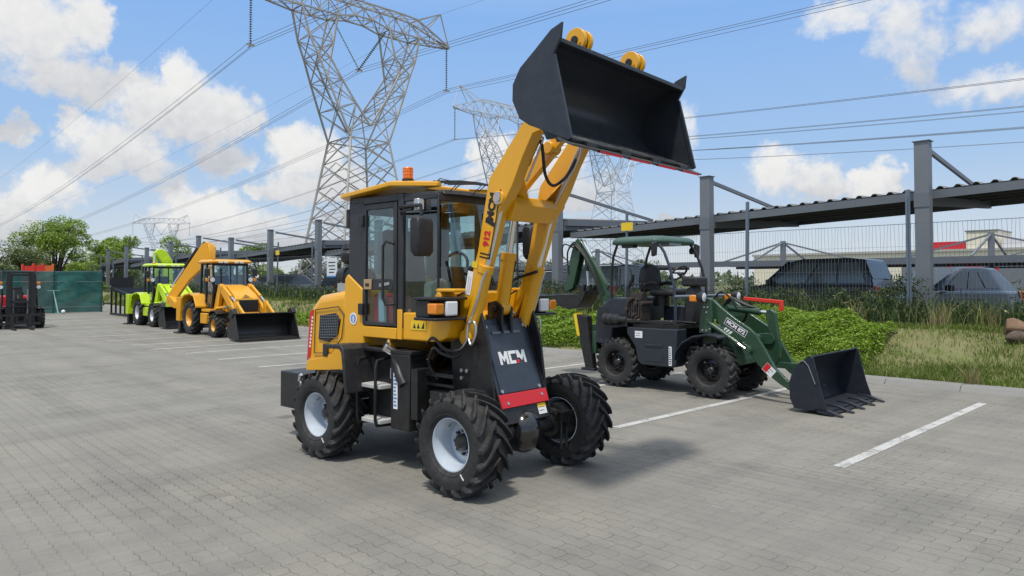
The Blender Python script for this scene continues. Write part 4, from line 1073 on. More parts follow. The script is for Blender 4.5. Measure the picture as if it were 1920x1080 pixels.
def bolts(parent, pts, axis, r=.012, h=.012, mat=None, name='bolts'):
    m = MB()
    for p in pts:
        q = Vector(p)+Vector(axis)*h; m.cyl(p, q, r, 10)
    return m.build(name, mat or STEEL, parent)
def block_logo(parent, o, xd, yd, hgt, col1, col2, name='logo'):
    """blocky M C M lettering with a small square under the last letter"""
    m1, m2 = MB(), MB(); w = hgt*.95; g = hgt*.10; s = .24*hgt; e = .002
    def M(x): m1.prism([(x,0),(x,hgt),(x+s*1.1,hgt),(x+w*.5,hgt*.55),(x+w-s*1.1,hgt),(x+w,hgt),(x+w,0),(x+w-s,0),(x+w-s,hgt*.55),(x+w*.5,hgt*.18),(x+s,hgt*.55),(x+s,0)], 'z', 0, e)
    M(0); x = w+g
    m1.prism([(x,0),(x,hgt),(x+w*.9,hgt),(x+w*.9,hgt-s),(x+s,hgt-s),(x+s,s),(x+w*.72,s),(x+w*.72,0)], 'z', 0, e)
    x2 = x+w*.9+g*.6
    m1.prism([(x2,hgt*.42),(x2,hgt),(x2+s*1.1,hgt),(x2+w*.5,hgt*.55),(x2+w-s*1.1,hgt),(x2+w,hgt),(x2+w,0),(x2+w-s,0),(x2+w-s,hgt*.55),(x2+w*.5,hgt*.18),(x2+s,hgt*.42)], 'z', 0, e)
    m2.box(x+w*.80,x+w*.80+s*1.25,-.0,s*1.15,0,e)
    tot = x2+w
    o1 = m1.build(name, col1, parent, smooth=0); o2 = m2.build('logo_dot', col2, o1, smooth=0)
    mt = basis(o, xd, yd); mt = mt @ Matrix.Translation((-tot/2,-hgt/2,0)); o1.matrix_local = mt
    return o1
def sticker(parent, o, xd, yd, w, h, mat, name='sticker', lines=0, lmat=None):
    m = MB(); m.box(-w/2,w/2,-h/2,h/2,0,.0015); s = m.build(name, mat, parent, smooth=0); s.matrix_local = basis(o, xd, yd)
    if lines:
        b = MB()
        for k in range(lines):
            y = h/2-h*(k+1)/(lines+1); b.box(-w*.40,w*random.uniform(.1,.4),y-h*.022-.001,y+h*.022,.0016,.0024)
        b.build('printed_lines', lmat or PLAS, s, smooth=0)
    return s

# ------------------------------------------------------------------ the main loader
H = empty('wheel_loader', (0.0617, 5.7816, 0), -.7372, 'yellow wheel loader with closed black cab and its black bucket raised high', 'wheel loader')
HR = .385; HT = .635; HW = .315; WB = -1.76
for x in (0, WB):
    for s in (-1, 1):
        wheel(H, x, s*HT, HR, HR, HW, .192, s, RIMW, nl=18, lw=.034, sweep=.50, lh=.036, hubm=RIMW if s < 0 else RIMK, dish=-.25)
# white date stickers on the tyres
for x in (0, WB): sticker(H, (x+.16, -HT-HW/2*1.03, HR-.20), (1,0,.9), (-.9,0,1), .012, .05, WHT, 'tyre_sticker')
GLOSS = paint('gloss_black', (.008,.008,.009), .16, var=.2, coat=.8, dust=.03)
# axles and differentials
m = MB(); m.cyl((0,-.52,HR),(0,.52,HR),.075,20); m.cyl((0,-.46,HR),(0,-.36,HR),.12,20); m.cyl((0,.36,HR),(0,.46,HR),.12,20); m.build('front_axle', BLK, H)
m = MB(); m.sph((.04,0,HR-.01),(.14,.145,.172),28,18); m.lathe([(.178,-.015),(.178,.015)], (.0,0,HR), 'x', 28); m.build('differential', GLOSS, H, smooth=60)
m = MB(); m.cyl((WB,-.52,HR),(WB,.52,HR),.075,20); m.sph((WB,0,HR),(.16,.14,.16)); m.build('rear_axle', BLK, H)
for s in (-1, 1):
    m = MB(); m.box(.10,.15,s*.40-.04,s*.40+.04,HR+.02,HR+.10)
    for k in (-1,1): m.cyl((.14,s*.40+k*.035,HR-.17),(.14,s*.40+k*.035,HR+.13),.009,8); m.cyl((.14,s*.40+k*.035,HR-.20),(.14,s*.40+k*.035,HR-.15),.013,8)
    m.box(.10,.18,s*.40-.07,s*.40+.07,HR+.1,HR+.115); m.build('brake_caliper', BLK, H)
    m = MB(); m.lathe([(.05,s*.40),(.15,s*.42),(.155,s*.56),(.05,s*.58)], (0,0,HR), 'y', 28, cap=False); m.build('brake_drum', RIMK, H)
# front frame tower: two side plates, floor, cover plate
for s in (-1, 1):
    y0, y1 = (s*.30, s*.325)
    m = MB(); m.prism([(-.50,1.44),(-.30,1.50),(-.16,1.44),(-.04,1.10),(.03,.62),(.05,.44),(-.12,.42),(-.30,.62),(-.44,.70),(-.47,1.05)], 'y', min(y0,y1), max(y0,y1)); pl_ = m.build('tower_plate', BLK, H, bevel=.004)
    bolts(pl_, [(-.33,y1 if s>0 else y1,z) for z in (.80,.86,1.18)]+[(-.27,y1,.86),(-.26,y1,1.30)], (0,s,0), .016, .014)
m = MB(); m.box(-.48,-.42,-.30,.30,.45,1.25); m.box(-.42,-.05,-.30,.30,.44,.50); m.build('tower_web', BLK, H)
for s in (-1,1): m = MB(); m.box(-.5,-.12,min(s*.325,s*.52),max(s*.325,s*.52),.60,.70); m.build('fender_bracket', BLK, H)
# cover plate: leans back; local plane spanned by y and the slope
C0 = Vector((-.215,0,1.265)); C1 = Vector((.075,0,.475)); dn = (C1-C0).normalized(); nrm = Vector((-dn.z,0,dn.x)); nrm = -nrm if nrm.x < 0 else nrm
def cp(s, y, o=0.0): p = C0 + dn*s + nrm*o; return (p.x, y, p.z)
LENC = (C1-C0).length
def cplate(mb, s0, s1, y0, y1, o0, o1, y0b=None, y1b=None):
    y0b = y0 if y0b is None else y0b; y1b = y1 if y1b is None else y1b
    mb.add([cp(s0,y0,o0),cp(s0,y1,o0),cp(s1,y1b,o0),cp(s1,y0b,o0),cp(s0,y0,o1),cp(s0,y1,o1),cp(s1,y1b,o1),cp(s1,y0b,o1)], [(0,1,2,3),(7,6,5,4),(0,4,5,1),(1,5,6,2),(2,6,7,3),(3,7,4,0)])
m = MB(); cplate(m, 0, .66, -.285,.285, 0,.012); 
cov = m.build('front_cover', NAVY, H, bevel=.004)
m = MB(); cplate(m, .05, .62, -.235,.235, .012,.022); m.build('raised_panel', NAVY, cov, bevel=.008)
m = MB(); cplate(m, .11, .135, -.17,.17, .022,.030); m.build('panel_slot', GREY, cov, bevel=.003)
for s in (-1,1):
    m = MB(); cplate(m, -.01,.84, s*.285-.006,s*.285+.006, -.05,.03); m.build('cover_edge', BLK, cov)
bolts(cov, [cp(.07,-.225,.022),cp(.07,.225,.022),cp(.60,-.225,.022),cp(.60,.225,.022)], nrm, .015, .01)
block_logo(cov, cp(.335,0,.0235), (0,1,0), -dn, .108, WHT, RED)
m = MB(); cplate(m, .625,.735, -.275,.295, .020,.034); rb = m.build('red_strip', RED, H, bevel=.004)
bolts(rb, [cp(.70,-.20,.034),cp(.67,.22,.034)], nrm, .013, .006)
m = MB(); cplate(m, .66,.86, -.28,.285, -.06,.014); m.build('lower_guard', BLK, H, bevel=.005)
s1 = sticker(H, cp(.785,.20,.015), (0,1,0), -dn, .10, .085, WHT, 'warning_sticker', 2); sticker(H, cp(.755,.20,.0165), (0,1,0), -dn, .10, .03, YST, 'warning_band')
# yoke on the cover for the tilt cylinder
m = MB()
for y in (-.055,.055): m.prism([(-.30,1.40),(-.20,1.42),(-.13,1.36),(-.14,1.26),(-.13,1.15),(-.20,1.22),(-.30,1.28)], 'y', y-.012, y+.012)
m.cyl((-.22,-.085,1.35),(-.22,.085,1.35),.028,14); m.box(-.34,-.2,-.07,.07,1.22,1.30); m.build('yoke', BLK, H, bevel=.004)
# tilt cylinder
cylinder(H, (-.20,.0,1.36), (-.02,.0,2.32), .46, .058, YEL, .03, 'tilt_cylinder')
# lift arms
ARM = [(-.46,1.40),(-.44,1.30),(-.36,1.24),(-.28,1.28),(-.15,1.50),(-.06,1.66),(.03,1.88),(.10,2.10),(.175,2.20),(.25,2.31),(.345,2.50),(.45,2.67),(.57,2.69),(.62,2.72),(.60,2.79),(.52,2.83),(.42,2.81),(.335,2.745),(.002,2.377),(-.055,2.131),(-.12,1.82),(-.233,1.503),(-.38,1.44)]
for s in (-1, 1):
    a0, a1 = (-.36,-.25) if s < 0 else (.255,.365)
    m = MB(); m.prism(ARM, 'y', a0, a1); arm = m.build('lift_arm', YEL, H, bevel=.006)
    yc = (a0+a1)/2
    m = MB(); m.cyl((.115,a0-.02,2.215),(.115,a1+.02,2.215),.055,20); m.build('pin_boss', YEL, arm, bevel=.004)
    m = MB(); yo = a0-.022 if s < 0 else a0-.022; m.cyl((.115,yo,2.215),(.115,yo-.012,2.215),.03,12); m.box(.09,.14,yo-.006,yo,2.17,2.26); m.build('pin_plate', STEEL, arm)
    # lift cylinder just in front of the arm
    yl = yc-.022 if s < 0 else yc-.01
    cyl_ = cylinder(H, (-.245,yl,1.13), (.115,yl,2.215), .52, .058, YEL, .03, 'lift_cylinder')
    m = MB(); m.cyl((-.42,a0-.02,1.38),(-.42,a1+.02,1.38),.05,16); m.build('arm_pivot', STEEL, arm)
m = MB(); m.prism([(.00,2.20),(.02,2.06),(.13,2.05),(.19,2.17),(.17,2.24),(.05,2.25)], 'y', -.25, .255); m.build('cross_beam', YEL, H, bevel=.01)
for y0, y1 in ((-.25,-.09),(.255,.10)):
    m = MB(); m.add([(.10,y0,2.24),(.18,y1,2.22),(.26,y0,2.40),(.08,y0,2.235),(.16,y1,2.21),(.24,y0,2.40)], [(0,1,2),(5,4,3),(0,3,4,1),(1,4,5,2),(2,5,3,0)]); m.build('gusset', YEL, H)
# tilt link up to the bucket back
m = MB()
m.bar((-.02,0,2.32),(.34,0,2.62),.06,.12); m.cyl((.34,-.06,2.62),(.34,.06,2.62),.05); m.build('tilt_link', YEL, H, bevel=.006)
m = MB(); m.bar((.34,0,2.62),(.60,0,2.85),.05,.10); m.build('bucket_link', YEL, H, bevel=.006)
# arm decals on the near arm
ad = Vector((.10,0,.47)).normalized(); ay = -.3615
an = Vector((-ad.z,0,ad.x))
def on_arm(s, o): p = Vector((-.028,0,1.845))+ad*s+an*o; return (p.x, ay, p.z)
text_mesh('arm_letters', 'MCM', .098, BLK, H, basis(on_arm(.315,.002), ad, an), .001, .006)
text_mesh('arm_numerals', '912', .082, RED, H, basis(on_arm(.065,.005), ad, an), .001, .005)
m = MB()
for q in ((-.12,.44),): 
    P = [on_arm(-.09,-.062), on_arm(.16,-.062), on_arm(.20,-.066), on_arm(.46,-.066), on_arm(.46,-.054), on_arm(.205,-.054), on_arm(.165,-.05), on_arm(-.09,-.05)]
    m.add([(p[0],ay-.0005,p[2]) for p in P], [tuple(range(8))])
P = [on_arm(.165,-.05), on_arm(.20,-.05), on_arm(.225,.05), on_arm(.19,.05)]; m.add([(p[0],ay-.0005,p[2]) for p in P], [(0,1,2,3)])
for k in (0,.028): P = [on_arm(-.09+k,-.05),on_arm(-.078+k,-.05),on_arm(-.078+k,.055),on_arm(-.09+k,.055)]; m.add([(p[0],ay-.0005,p[2]) for p in P], [(0,1,2,3)])
m.build('arm_stripe', BLK, H, smooth=0)
sticker(H, (-.215,ay,1.565), ad, an, .19, .062, WHT, 'arm_sticker', 2, BLU); sticker(H, (-.15,ay-.001,1.71), ad, an, .05, .062, YST, 'arm_warning')
# bucket
SH = [(1.045,3.125),(.95,3.135),(.845,3.085),(.72,2.995),(.655,2.89),(.65,2.79),(.715,2.665),(.80,2.61),(1.13,2.462)]
def offset(poly, d):
    o = []
    for i, p in enumerate(poly):
        a = Vector(poly[max(0,i-1)]); b = Vector(poly[min(len(poly)-1,i+1)]); t_ = (b-a).normalized(); o.append((p[0]+t_.y*d, p[1]-t_.x*d))
    return o
def smooth_poly(poly, n=4):
    P = [Vector(p) for p in poly]; P = [P[0]*2-P[1]]+P+[P[-1]*2-P[-2]]; o = []
    for i in range(1, len(P)-2):
        for k in range(n):
            t_ = k/n; a, b, c, d = P[i-1],P[i],P[i+1],P[i+2]
            o.append(tuple(.5*((2*b)+(c-a)*t_+(2*a-5*b+4*c-d)*t_*t_+(3*b-a-3*c+d)*t_**3)))
    o.append(tuple(P[-2])); return o
sh = smooth_poly(SH[1:-1], 5); sh = [SH[0]]+sh+[SH[-1]]
inn = offset(sh, -.014)
m = MB(); m.prism(sh+inn[::-1], 'y', -.79, .79)
bk = m.build('bucket', BUCK, H, smooth=40)
SIDE = [(1.13,2.462),(.80,2.605),(.715,2.66),(.652,2.79),(.655,2.90),(.72,3.0),(.845,3.09),(.985,3.195),(1.078,3.225),(1.066,3.13),(1.0,3.03)]
for s in (-1,1):
    m = MB(); m.prism(SIDE, 'y', s*.79, s*.808); m.build('side_plate', BUCK, bk, bevel=.003)
    m = MB(); m.bar((1.0,s*.80,3.03),(1.135,s*.80,2.47),.034,.02,up=(0,1,0)); m.build('side_cutter', BUCK, bk)
m = MB(); m.prism([(1.06,2.488),(1.06,2.470),(1.175,2.418),(1.19,2.425)], 'y', -.835, .835); ce = m.build('cutting_edge', paint('worn_steel', (.10,.10,.10), .4, metal=.6, var=.5, scale=14, dust=.2), bk)
m = MB(); m.add([(.86,-.78,2.600),(.86,.78,2.600),(1.125,.78,2.4815),(1.125,-.78,2.4815)], [(0,1,2,3)]); m.build('floor_wear', mat_marking('bucket_wear', .46, .72, (.20,.20,.20)), bk, smooth=0)
m = MB()
for k in range(4): y = -.60+.40*k; m.box(1.08,1.16,y-.055,y+.055,2.447,2.475)
for v in range(len(m.v)): x,y,z = m.v[v]; m.v[v] = (x,y,z-(x-1.12)*.44+.008)
m.build('edge_bolt_plate', BLK, bk)
m = MB()
for k in range(4):
    y = -.42+.36*k; q = [(1.10,2.446),(1.178,2.410)]
    m.add([(q[0][0],y-.13,q[0][1]-.004),(q[1][0]+.006,y-.13,q[1][1]-.002),(q[1][0]+.006,y+.13,q[1][1]-.002),(q[0][0],y+.13,q[0][1]-.004),(1.188,y-.13,2.426),(1.188,y+.13,2.426)], [(0,1,2,3),(1,4,5,2)])
m.build('red_tape', paint('red_tape', (.75,.03,.05), .35, dust=0), bk)
# stiffener along the top lip and the coupling ears on the back
m = MB(); m.bar((1.03,-.79,3.118),(1.03,.79,3.118),.05,.03); m.build('top_lip', BUCK, bk, bevel=.004)
for y in (-.43,.24):
    m = MB()
    for d in (-.035,.035): m.cyl((.93,y+d-.016,3.22),(.93,y+d+.016,3.22),.085,28); m.box(.87,.99,y+d-.016,y+d+.016,3.125,3.2)
    er = m.build('coupling_ear', YEL, bk, bevel=.004)
    m = MB(); m.cyl((.93,y-.06,3.22),(.93,y+.06,3.22),.028,14); m.cyl((.93,y-.018,3.22),(.93,y+.018,3.22),.062,20); m.build('ear_pin', BLK, er)
for y in (-.315,.265):
    for d in (-.06,.06):
        m = MB(); m.prism([(.60,2.60),(.76,2.60),(.70,2.66),(.645,2.78),(.64,2.86),(.55,2.86),(.54,2.72)], 'y', y+d-.01, y+d+.01); m.build('hinge_lug', BLK, bk)
# hoses across and down the arms
hose(H, [(.30,-.238,2.46),(.35,-.232,2.56),(.41,-.228,2.64),(.42,-.21,2.56),(.34,-.08,2.40),(.29,.08,2.34),(.33,.19,2.42),(.40,.235,2.56)], .013)
hose(H, [(.22,-.238,2.32),(.31,-.238,2.50),(.40,-.238,2.64),(.44,-.234,2.66),(.42,-.23,2.60),(.28,-.234,2.34)], .009, STEEL, 'steel_pipe')
hose(H, [(.18,.243,2.24),(.30,.243,2.44),(.42,.243,2.64),(.45,.24,2.66),(.41,.238,2.54),(.17,.238,2.20)], .009, STEEL, 'steel_pipe')
for s in (-1,1):
    y = -.30 if s < 0 else .28
    hose(H, [(-.02,y-.0+s*.065,1.66),(-.06,y+s*.07,1.58),(-.10,y+s*.075,1.46),(-.16,y+s*.08,1.32),(-.20,y+s*.085,1.24),(-.21,y+s*.09,1.12)], .011, STEEL, 'steel_pipe')
    hose(H, [(-.19,y+s*.09,1.24),(-.12,y+s*.10,1.26),(-.10,y+s*.10,1.18),(-.15,y+s*.10,1.08),(-.19,y+s*.09,1.12)], .010, STEEL, 'steel_pipe')
    hose(H, [(-.20,y+s*.09,1.12),(-.22,y+s*.16,1.04),(-.34,y+s*.20,1.04),(-.48,y+s*.20,1.12),(-.58,y+s*.18,1.08)], .014)
    hose(H, [(-.20,y+s*.09,1.10),(-.25,y+s*.15,.99),(-.38,y+s*.19,1.00),(-.48,y+s*.20,1.04),(-.58,y+s*.16,.90),(-.52,y+s*.12,.78)], .014)
    hose(H, [(-.30,y*.5,1.24),(-.26,y*.55,1.42),(-.24,y*.6,1.60),(-.2,y*.62,1.75)], .012)
hose(H, [(-.26,.05,1.40),(-.30,.12,1.52),(-.20,.18,1.60),(.02,.20,1.66)], .013)
hose(H, [(-.22,.06,1.36),(-.20,.16,1.30),(-.28,.2,1.24)], .010, STEEL, 'steel_pipe')
# head lamps on brackets
for s in (-1,1):
    y = s*.56
    m = MB(); m.box(-.46,-.20,y-.17,y+.17,1.432,1.455); m.box(-.46,-.20,y-.17,y+.17,1.275,1.298); m.box(-.46,-.30,y-.15,y+.15,1.298,1.432); m.bar((-.36,y,1.37),(-.36,s*.33,1.36),.08,.12)
    hb = m.build('lamp_bracket', BLK, H, bevel=.008)
    m = MB(); yo = y; m.box(-.23,-.195,yo-.062,yo+.062,1.31,1.425); m.build('headlight', LENS, hb, bevel=.014, seg=3)
    m = MB(); yo = y+s*.125; m.box(-.30,-.20,yo-.045,yo+.045,1.325,1.41); m.build('indicator', AMB, hb, bevel=.012, seg=3)
# ---- rear body and cab
BY = .47
m = MB()
HOOD = [(-2.43,.735),(-2.41,1.10),(-2.36,1.33),(-2.22,1.445),(-1.70,1.51),(-1.70,.76),(-2.0,.70)]
m.prism(HOOD, 'y', -BY+.01, BY-.01); hd = m.build('engine_hood', YEL, H, bevel=.085, seg=5)
m = MB(); m.prism([(-1.71,1.60),(-1.66,1.645),(-1.42,1.50),(-1.42,.90),(-1.58,.80),(-1.72,.80)], 'y', -BY-.035, BY+.035); m.build('side_panel', YEL, H, bevel=.012)
m = MB(); m.prism([(-1.70,.76),(-2.40,.70),(-2.38,.80),(-2.05,.86),(-1.72,1.06)], 'y', -BY-.006, -BY+.02); m.build('hood_skirt', YEL, hd, bevel=.006)
# hood side grille with honeycomb mesh
m = MB(); G_ = [(-2.16,1.25),(-1.90,1.28),(-1.83,1.22),(-1.87,1.08),(-2.02,1.00),(-2.19,1.02)]
m.prism(G_, 'y', -BY-.004, -BY+.02); gr = m.build('grille', BLK, hd, bevel=.004)
m = MB()
for k in range(11):
    x0 = -2.17+.030*k; m.bar((x0,-BY-.007,1.03+.004*k),(x0+.02,-BY-.007,1.255),.007,.005)
for k in range(9):
    z0 = 1.035+.026*k; m.bar((-2.175,-BY-.007,z0),(-1.865,-BY-.007,z0+.016),.006,.005)
m.build('grille_mesh', GREY, gr)
m = MB(); m.tube([(-2.24,-BY-.003,1.30),(-1.86,-BY-.003,1.34),(-1.76,-BY-.003,1.27),(-1.80,-BY-.003,1.05),(-1.96,-BY-.003,.90),(-2.26,-BY-.003,.88),(-2.24,-BY-.003,1.30)], .005, 6); m.build('panel_seam', BLK, hd)
m = MB(); m.box(-2.10,-2.02,-BY-.012,-BY,.86,.98); m.build('hood_latch', PLAS, hd, bevel=.01)
m = MB(); m.add([(-2.40,-BY-.0,.86),(-2.355,-BY-.0,.86),(-2.335,-BY-.0,1.30),(-2.365,-BY-.0,1.30)], [(0,1,2,3)])
m = MB(); m.prism([(-2.395,.80),(-2.335,.86),(-2.29,1.30),(-2.345,1.28)], 'y', -BY+.002, -BY+.012); m.build('red_strip', RED, hd)
m = MB()
for k in range(9): m.box(-2.352+.005*k,-2.328+.005*k,-BY+.0005,-BY+.003,.93+.035*k,.953+.035*k)
m.build('strip_print', WHT, hd)
sticker(hd, (-2.30,-BY-.001+.011,.76), (1,0,0), (0,0,1), .10, .06, WHT, 'data_plate', 2, BLU)
m = MB(); m.lathe([(.001,0),(.055,0),(.055,.002),(.001,.002)], (0,0,0), 'z', 24); o = m.build('round_sticker', WHT, H); o.matrix_local = basis((-1.565,-BY-.0375,1.24), (1,0,0), (0,0,1))
m = MB(); m.lathe([(.001,0),(.038,0),(.038,.0012),(.001,.0012)], (0,0,.002), 'z', 20); m.build('sticker_emblem', BLU, o)
m = MB(); m.box(-.008,.012,-.03,.026,.0032,.004); m.box(-.02,.022,-.008,.004,.0032,.004); m.build('emblem_mark', WHT, o)
# counterweight
m = MB(); m.prism([(-2.84,.30),(-2.84,.665),(-2.40,.665),(-2.40,.34),(-2.55,.30)], 'y', -.50, .50); cw = m.build('counterweight', BLK, H, bevel=.012)
m = MB(); m.tube([(-2.44,-.50,.66),(-2.42,-.53,.62),(-2.40,-.53,.58),(-2.42,-.52,.55)], .012, 8); m.cyl((-2.42,-.53,.60),(-2.40,-.53,.66),.02); m.build('chain', STEEL, H)
m = MB(); m.box(-2.42,-.62,-.36,.36,.55,.80); m.box(-.70,-.40,-.20,.20,.40,.70); m.build('chassis', BLK, H)
# air cleaner and pre-cleaner
m = MB(); m.lathe([(.001,-.24),(.075,-.24),(.095,-.22),(.095,-.13),(.108,-.125),(.108,-.085),(.095,-.08),(.095,.12),(.08,.15),(.05,.16),(.05,.22)], (-1.80,-.30,1.62), 'x', 28); ac = m.build('air_cleaner', PLAS, H)
m = MB(); m.lathe([(.045,1.66),(.045,1.74),(.10,1.76),(.115,1.80),(.115,1.84),(.10,1.86),(.09,1.875),(.10,1.885),(.085,1.93),(.001,1.95)], (-1.82,-.34,0), 'z', 28); m.build('pre_cleaner', PLAS, ac)
m = MB(); m.box(-1.98,-1.80,-.40,-.22,1.48,1.56); m.box(-1.96,-1.94,-.38,-.24,1.46,1.6); m.build('cleaner_bracket', STEEL, ac)
hose(H, [(-1.78,-.32,1.94),(-1.74,-.34,2.02),(-1.70,-.36,1.98),(-1.72,-.3,1.88)], .008, STEEL, 'wire_loop')
m = MB(); m.cyl((-1.62,-.36,1.62),(-1.54,-.36,1.62),.06,18); m.build('intake_elbow', paint('copper_clamp', (.5,.22,.09), .4), ac)
# lower yellow body under the cab
for s in (-1,1):
    m = MB(); m.prism([(-1.43,1.18),(-1.43,1.085),(-.955,1.085),(-.955,1.18)], 'y', min(s*.40,s*.505), max(s*.40,s*.505)); m.build('sill_panel', YEL, H, bevel=.006)
    m = MB(); m.prism([(-.945,1.34),(-.945,1.085),(-.88,1.085),(-.88,1.34)], 'y', min(s*.40,s*.505), max(s*.40,s*.505)); m.build('sill_post', YEL, H, bevel=.006)
COWL = [(-.87,1.315),(-.87,1.085),(-.42,1.09),(-.33,1.13),(-.30,1.24),(-.32,1.30),(-.40,1.32),(-.40,1.49),(-.44,1.50),(-.58,1.345),(-.66,1.32)]
m = MB(); m.prism(COWL, 'y', -.50, .50); cw_ = m.build('front_cowl', YEL, H, bevel=.014, seg=3)
for s in (-1,1): m = MB(); m.box(-.46,-.25,min(s*.36,s*.50),max(s*.36,s*.50),1.49,1.52); m.build('lamp_shelf', YEL, H, bevel=.010)
sticker(cw_, (-.665,-.503,1.215), (1,0,0), (0,0,1), .19, .075, YST, 'warning_sticker')
m = MB(); 
for k,x in enumerate((-.715,-.665,-.61)):
    m.add([(x-.02,-.5052,1.19),(x+.02,-.5052,1.19),(x,-.5052,1.235)] if k < 2 else [(x-.02,-.5052,1.19),(x+.02,-.5052,1.19),(x+.015,-.5052,1.245)], [(0,1,2)])
m.build('pictograms', PLAS, cw_, smooth=0)
# cab: plan follows the side, rear and flat front
CX0, CX1, CY, CZ0, CZ1 = -1.66, -.45, .495, 1.18, 2.29
cab = MB()
for s in (-1,1):
    cab.prism([(-1.66,1.48),(-1.66,2.29),(-1.44,2.29),(-1.44,1.48)], 'y', min(s*.44,s*.495), max(s*.44,s*.495))
    cab.box(-.945,-.875,min(s*.44,s*.50),max(s*.44,s*.50),1.18,2.33)
    cab.box(-1.44,-.945,min(s*.44,s*.495),max(s*.44,s*.495),2.265,2.33)
    cab.bar((-.452,s*.478,1.50),(-.452,s*.478,2.29),.018,.022)
    cab.bar((-.875,s*.478,2.275),(-.455,s*.478,2.275),.03,.05)
    cab.prism([(-1.66,2.27),(-1.66,2.345),(-.46,2.31),(-.46,2.25)], 'y', min(s*.40,s*.49), max(s*.40,s*.49))
cab.box(-.475,-.435,-.475,.475,2.23,2.31); cab.box(-.475,-.435,-.475,.475,1.47,1.51)
cab.box(-1.66,-1.62,-.49,.49,2.2,2.33); cab.box(-1.66,-1.62,-.49,.49,1.48,1.62); cab.box(-1.66,-.46,-.48,.48,1.10,1.18)
cabo = cab.build('cab_frame', CABB, H, bevel=.008)
m = MB(); m.add([(-.437,-.46,1.51),(-.437,.46,1.51),(-.437,.46,2.24),(-.437,-.46,2.24)], [(0,1,2,3)]); m.build('windscreen', GLS, cabo, smooth=0)
for s in (-1,1):
    m = MB(); m.add([(-.875,s*.482,1.31),(-.66,s*.482,1.33),(-.46,s*.482,1.51),(-.46,s*.482,2.25),(-.875,s*.482,2.25)], [(0,1,2,3,4)]); m.build('side_glass', GLS, cabo, smooth=0)
m = MB(); m.add([(-1.64,-.44,1.62),(-1.64,.44,1.62),(-1.64,.44,2.2),(-1.64,-.44,2.2)], [(0,1,2,3)]); m.build('rear_glass', GLS, cabo, smooth=0)
# roof
m = MB()
T = [(-1.78,-.46),(-1.70,-.56),(-.97,-.57),(-.50,-.45),(-.50,-.40),(-.86,-.28),(-.86,.28),(-.50,.40),(-.50,.45),(-.97,.57),(-1.70,.56),(-1.78,.46)]
def rfz(x): return 2.332 + (x+1.78)*.07 if x < -.96 else 2.389-(x+.97)*.07
r0 = [(x,y,rfz(x)) for x,y in T]; r1 = [(x,y,rfz(x)+.036) for x,y in T]; r2 = [((x+1.1)*.93-1.1,y*.92,rfz(x)+.05) for x,y in T]
m.loft([r0,r1,r2]); m.build('roof', YEL, H, bevel=.006, seg=2)
m = MB(); T2 = [(-.52,-.455),(-.42,-.44),(-.37,-.25),(-.36,0),(-.37,.25),(-.42,.44),(-.52,.455)]
m.loft([[(x,y,2.285) for x,y in T2],[(x-.01,y,2.30) for x,y in T2],[(x-.03 if x>-.5 else x,y*.97,2.325) for x,y in T2]]); m.build('roof_visor', BLK, H, bevel=.006)
m = MB(); m.box(-.90,-.50,-.40,.40,2.300,2.318); m.build('roof_liner', BLK, H)
m = MB(); m.cyl((-.86,-.46,2.40),(-.86,-.46,2.445),.05,20); bb = m.build('beacon_base', PLAS, H)
m = MB(); m.lathe([(.042,0),(.045,.01),(.043,.03),(.046,.035),(.044,.06),(.047,.065),(.044,.085),(.046,.09),(.040,.10),(.001,.102)], (-.86,-.46,2.445), 'z', 24); m.build('beacon', BEAC, bb)
# wire guard over the front of the roof
m = MB()
for k in range(5): m.tube([(-.56+.045*k,-.44,2.405-.012*k),(-.50+.045*k,-.2,2.425-.012*k),(-.48+.045*k,.0,2.43-.012*k),(-.50+.045*k,.2,2.425-.012*k),(-.56+.045*k,.44,2.405-.012*k)], .0042, 6)
for y in (-.40,-.14,.14,.40): m.tube([(-.62,y,2.37),(-.52,y,2.425),(-.30,y,2.37),(-.40,y,2.31)], .0045, 6)
m.build('roof_guard', BLK, H)
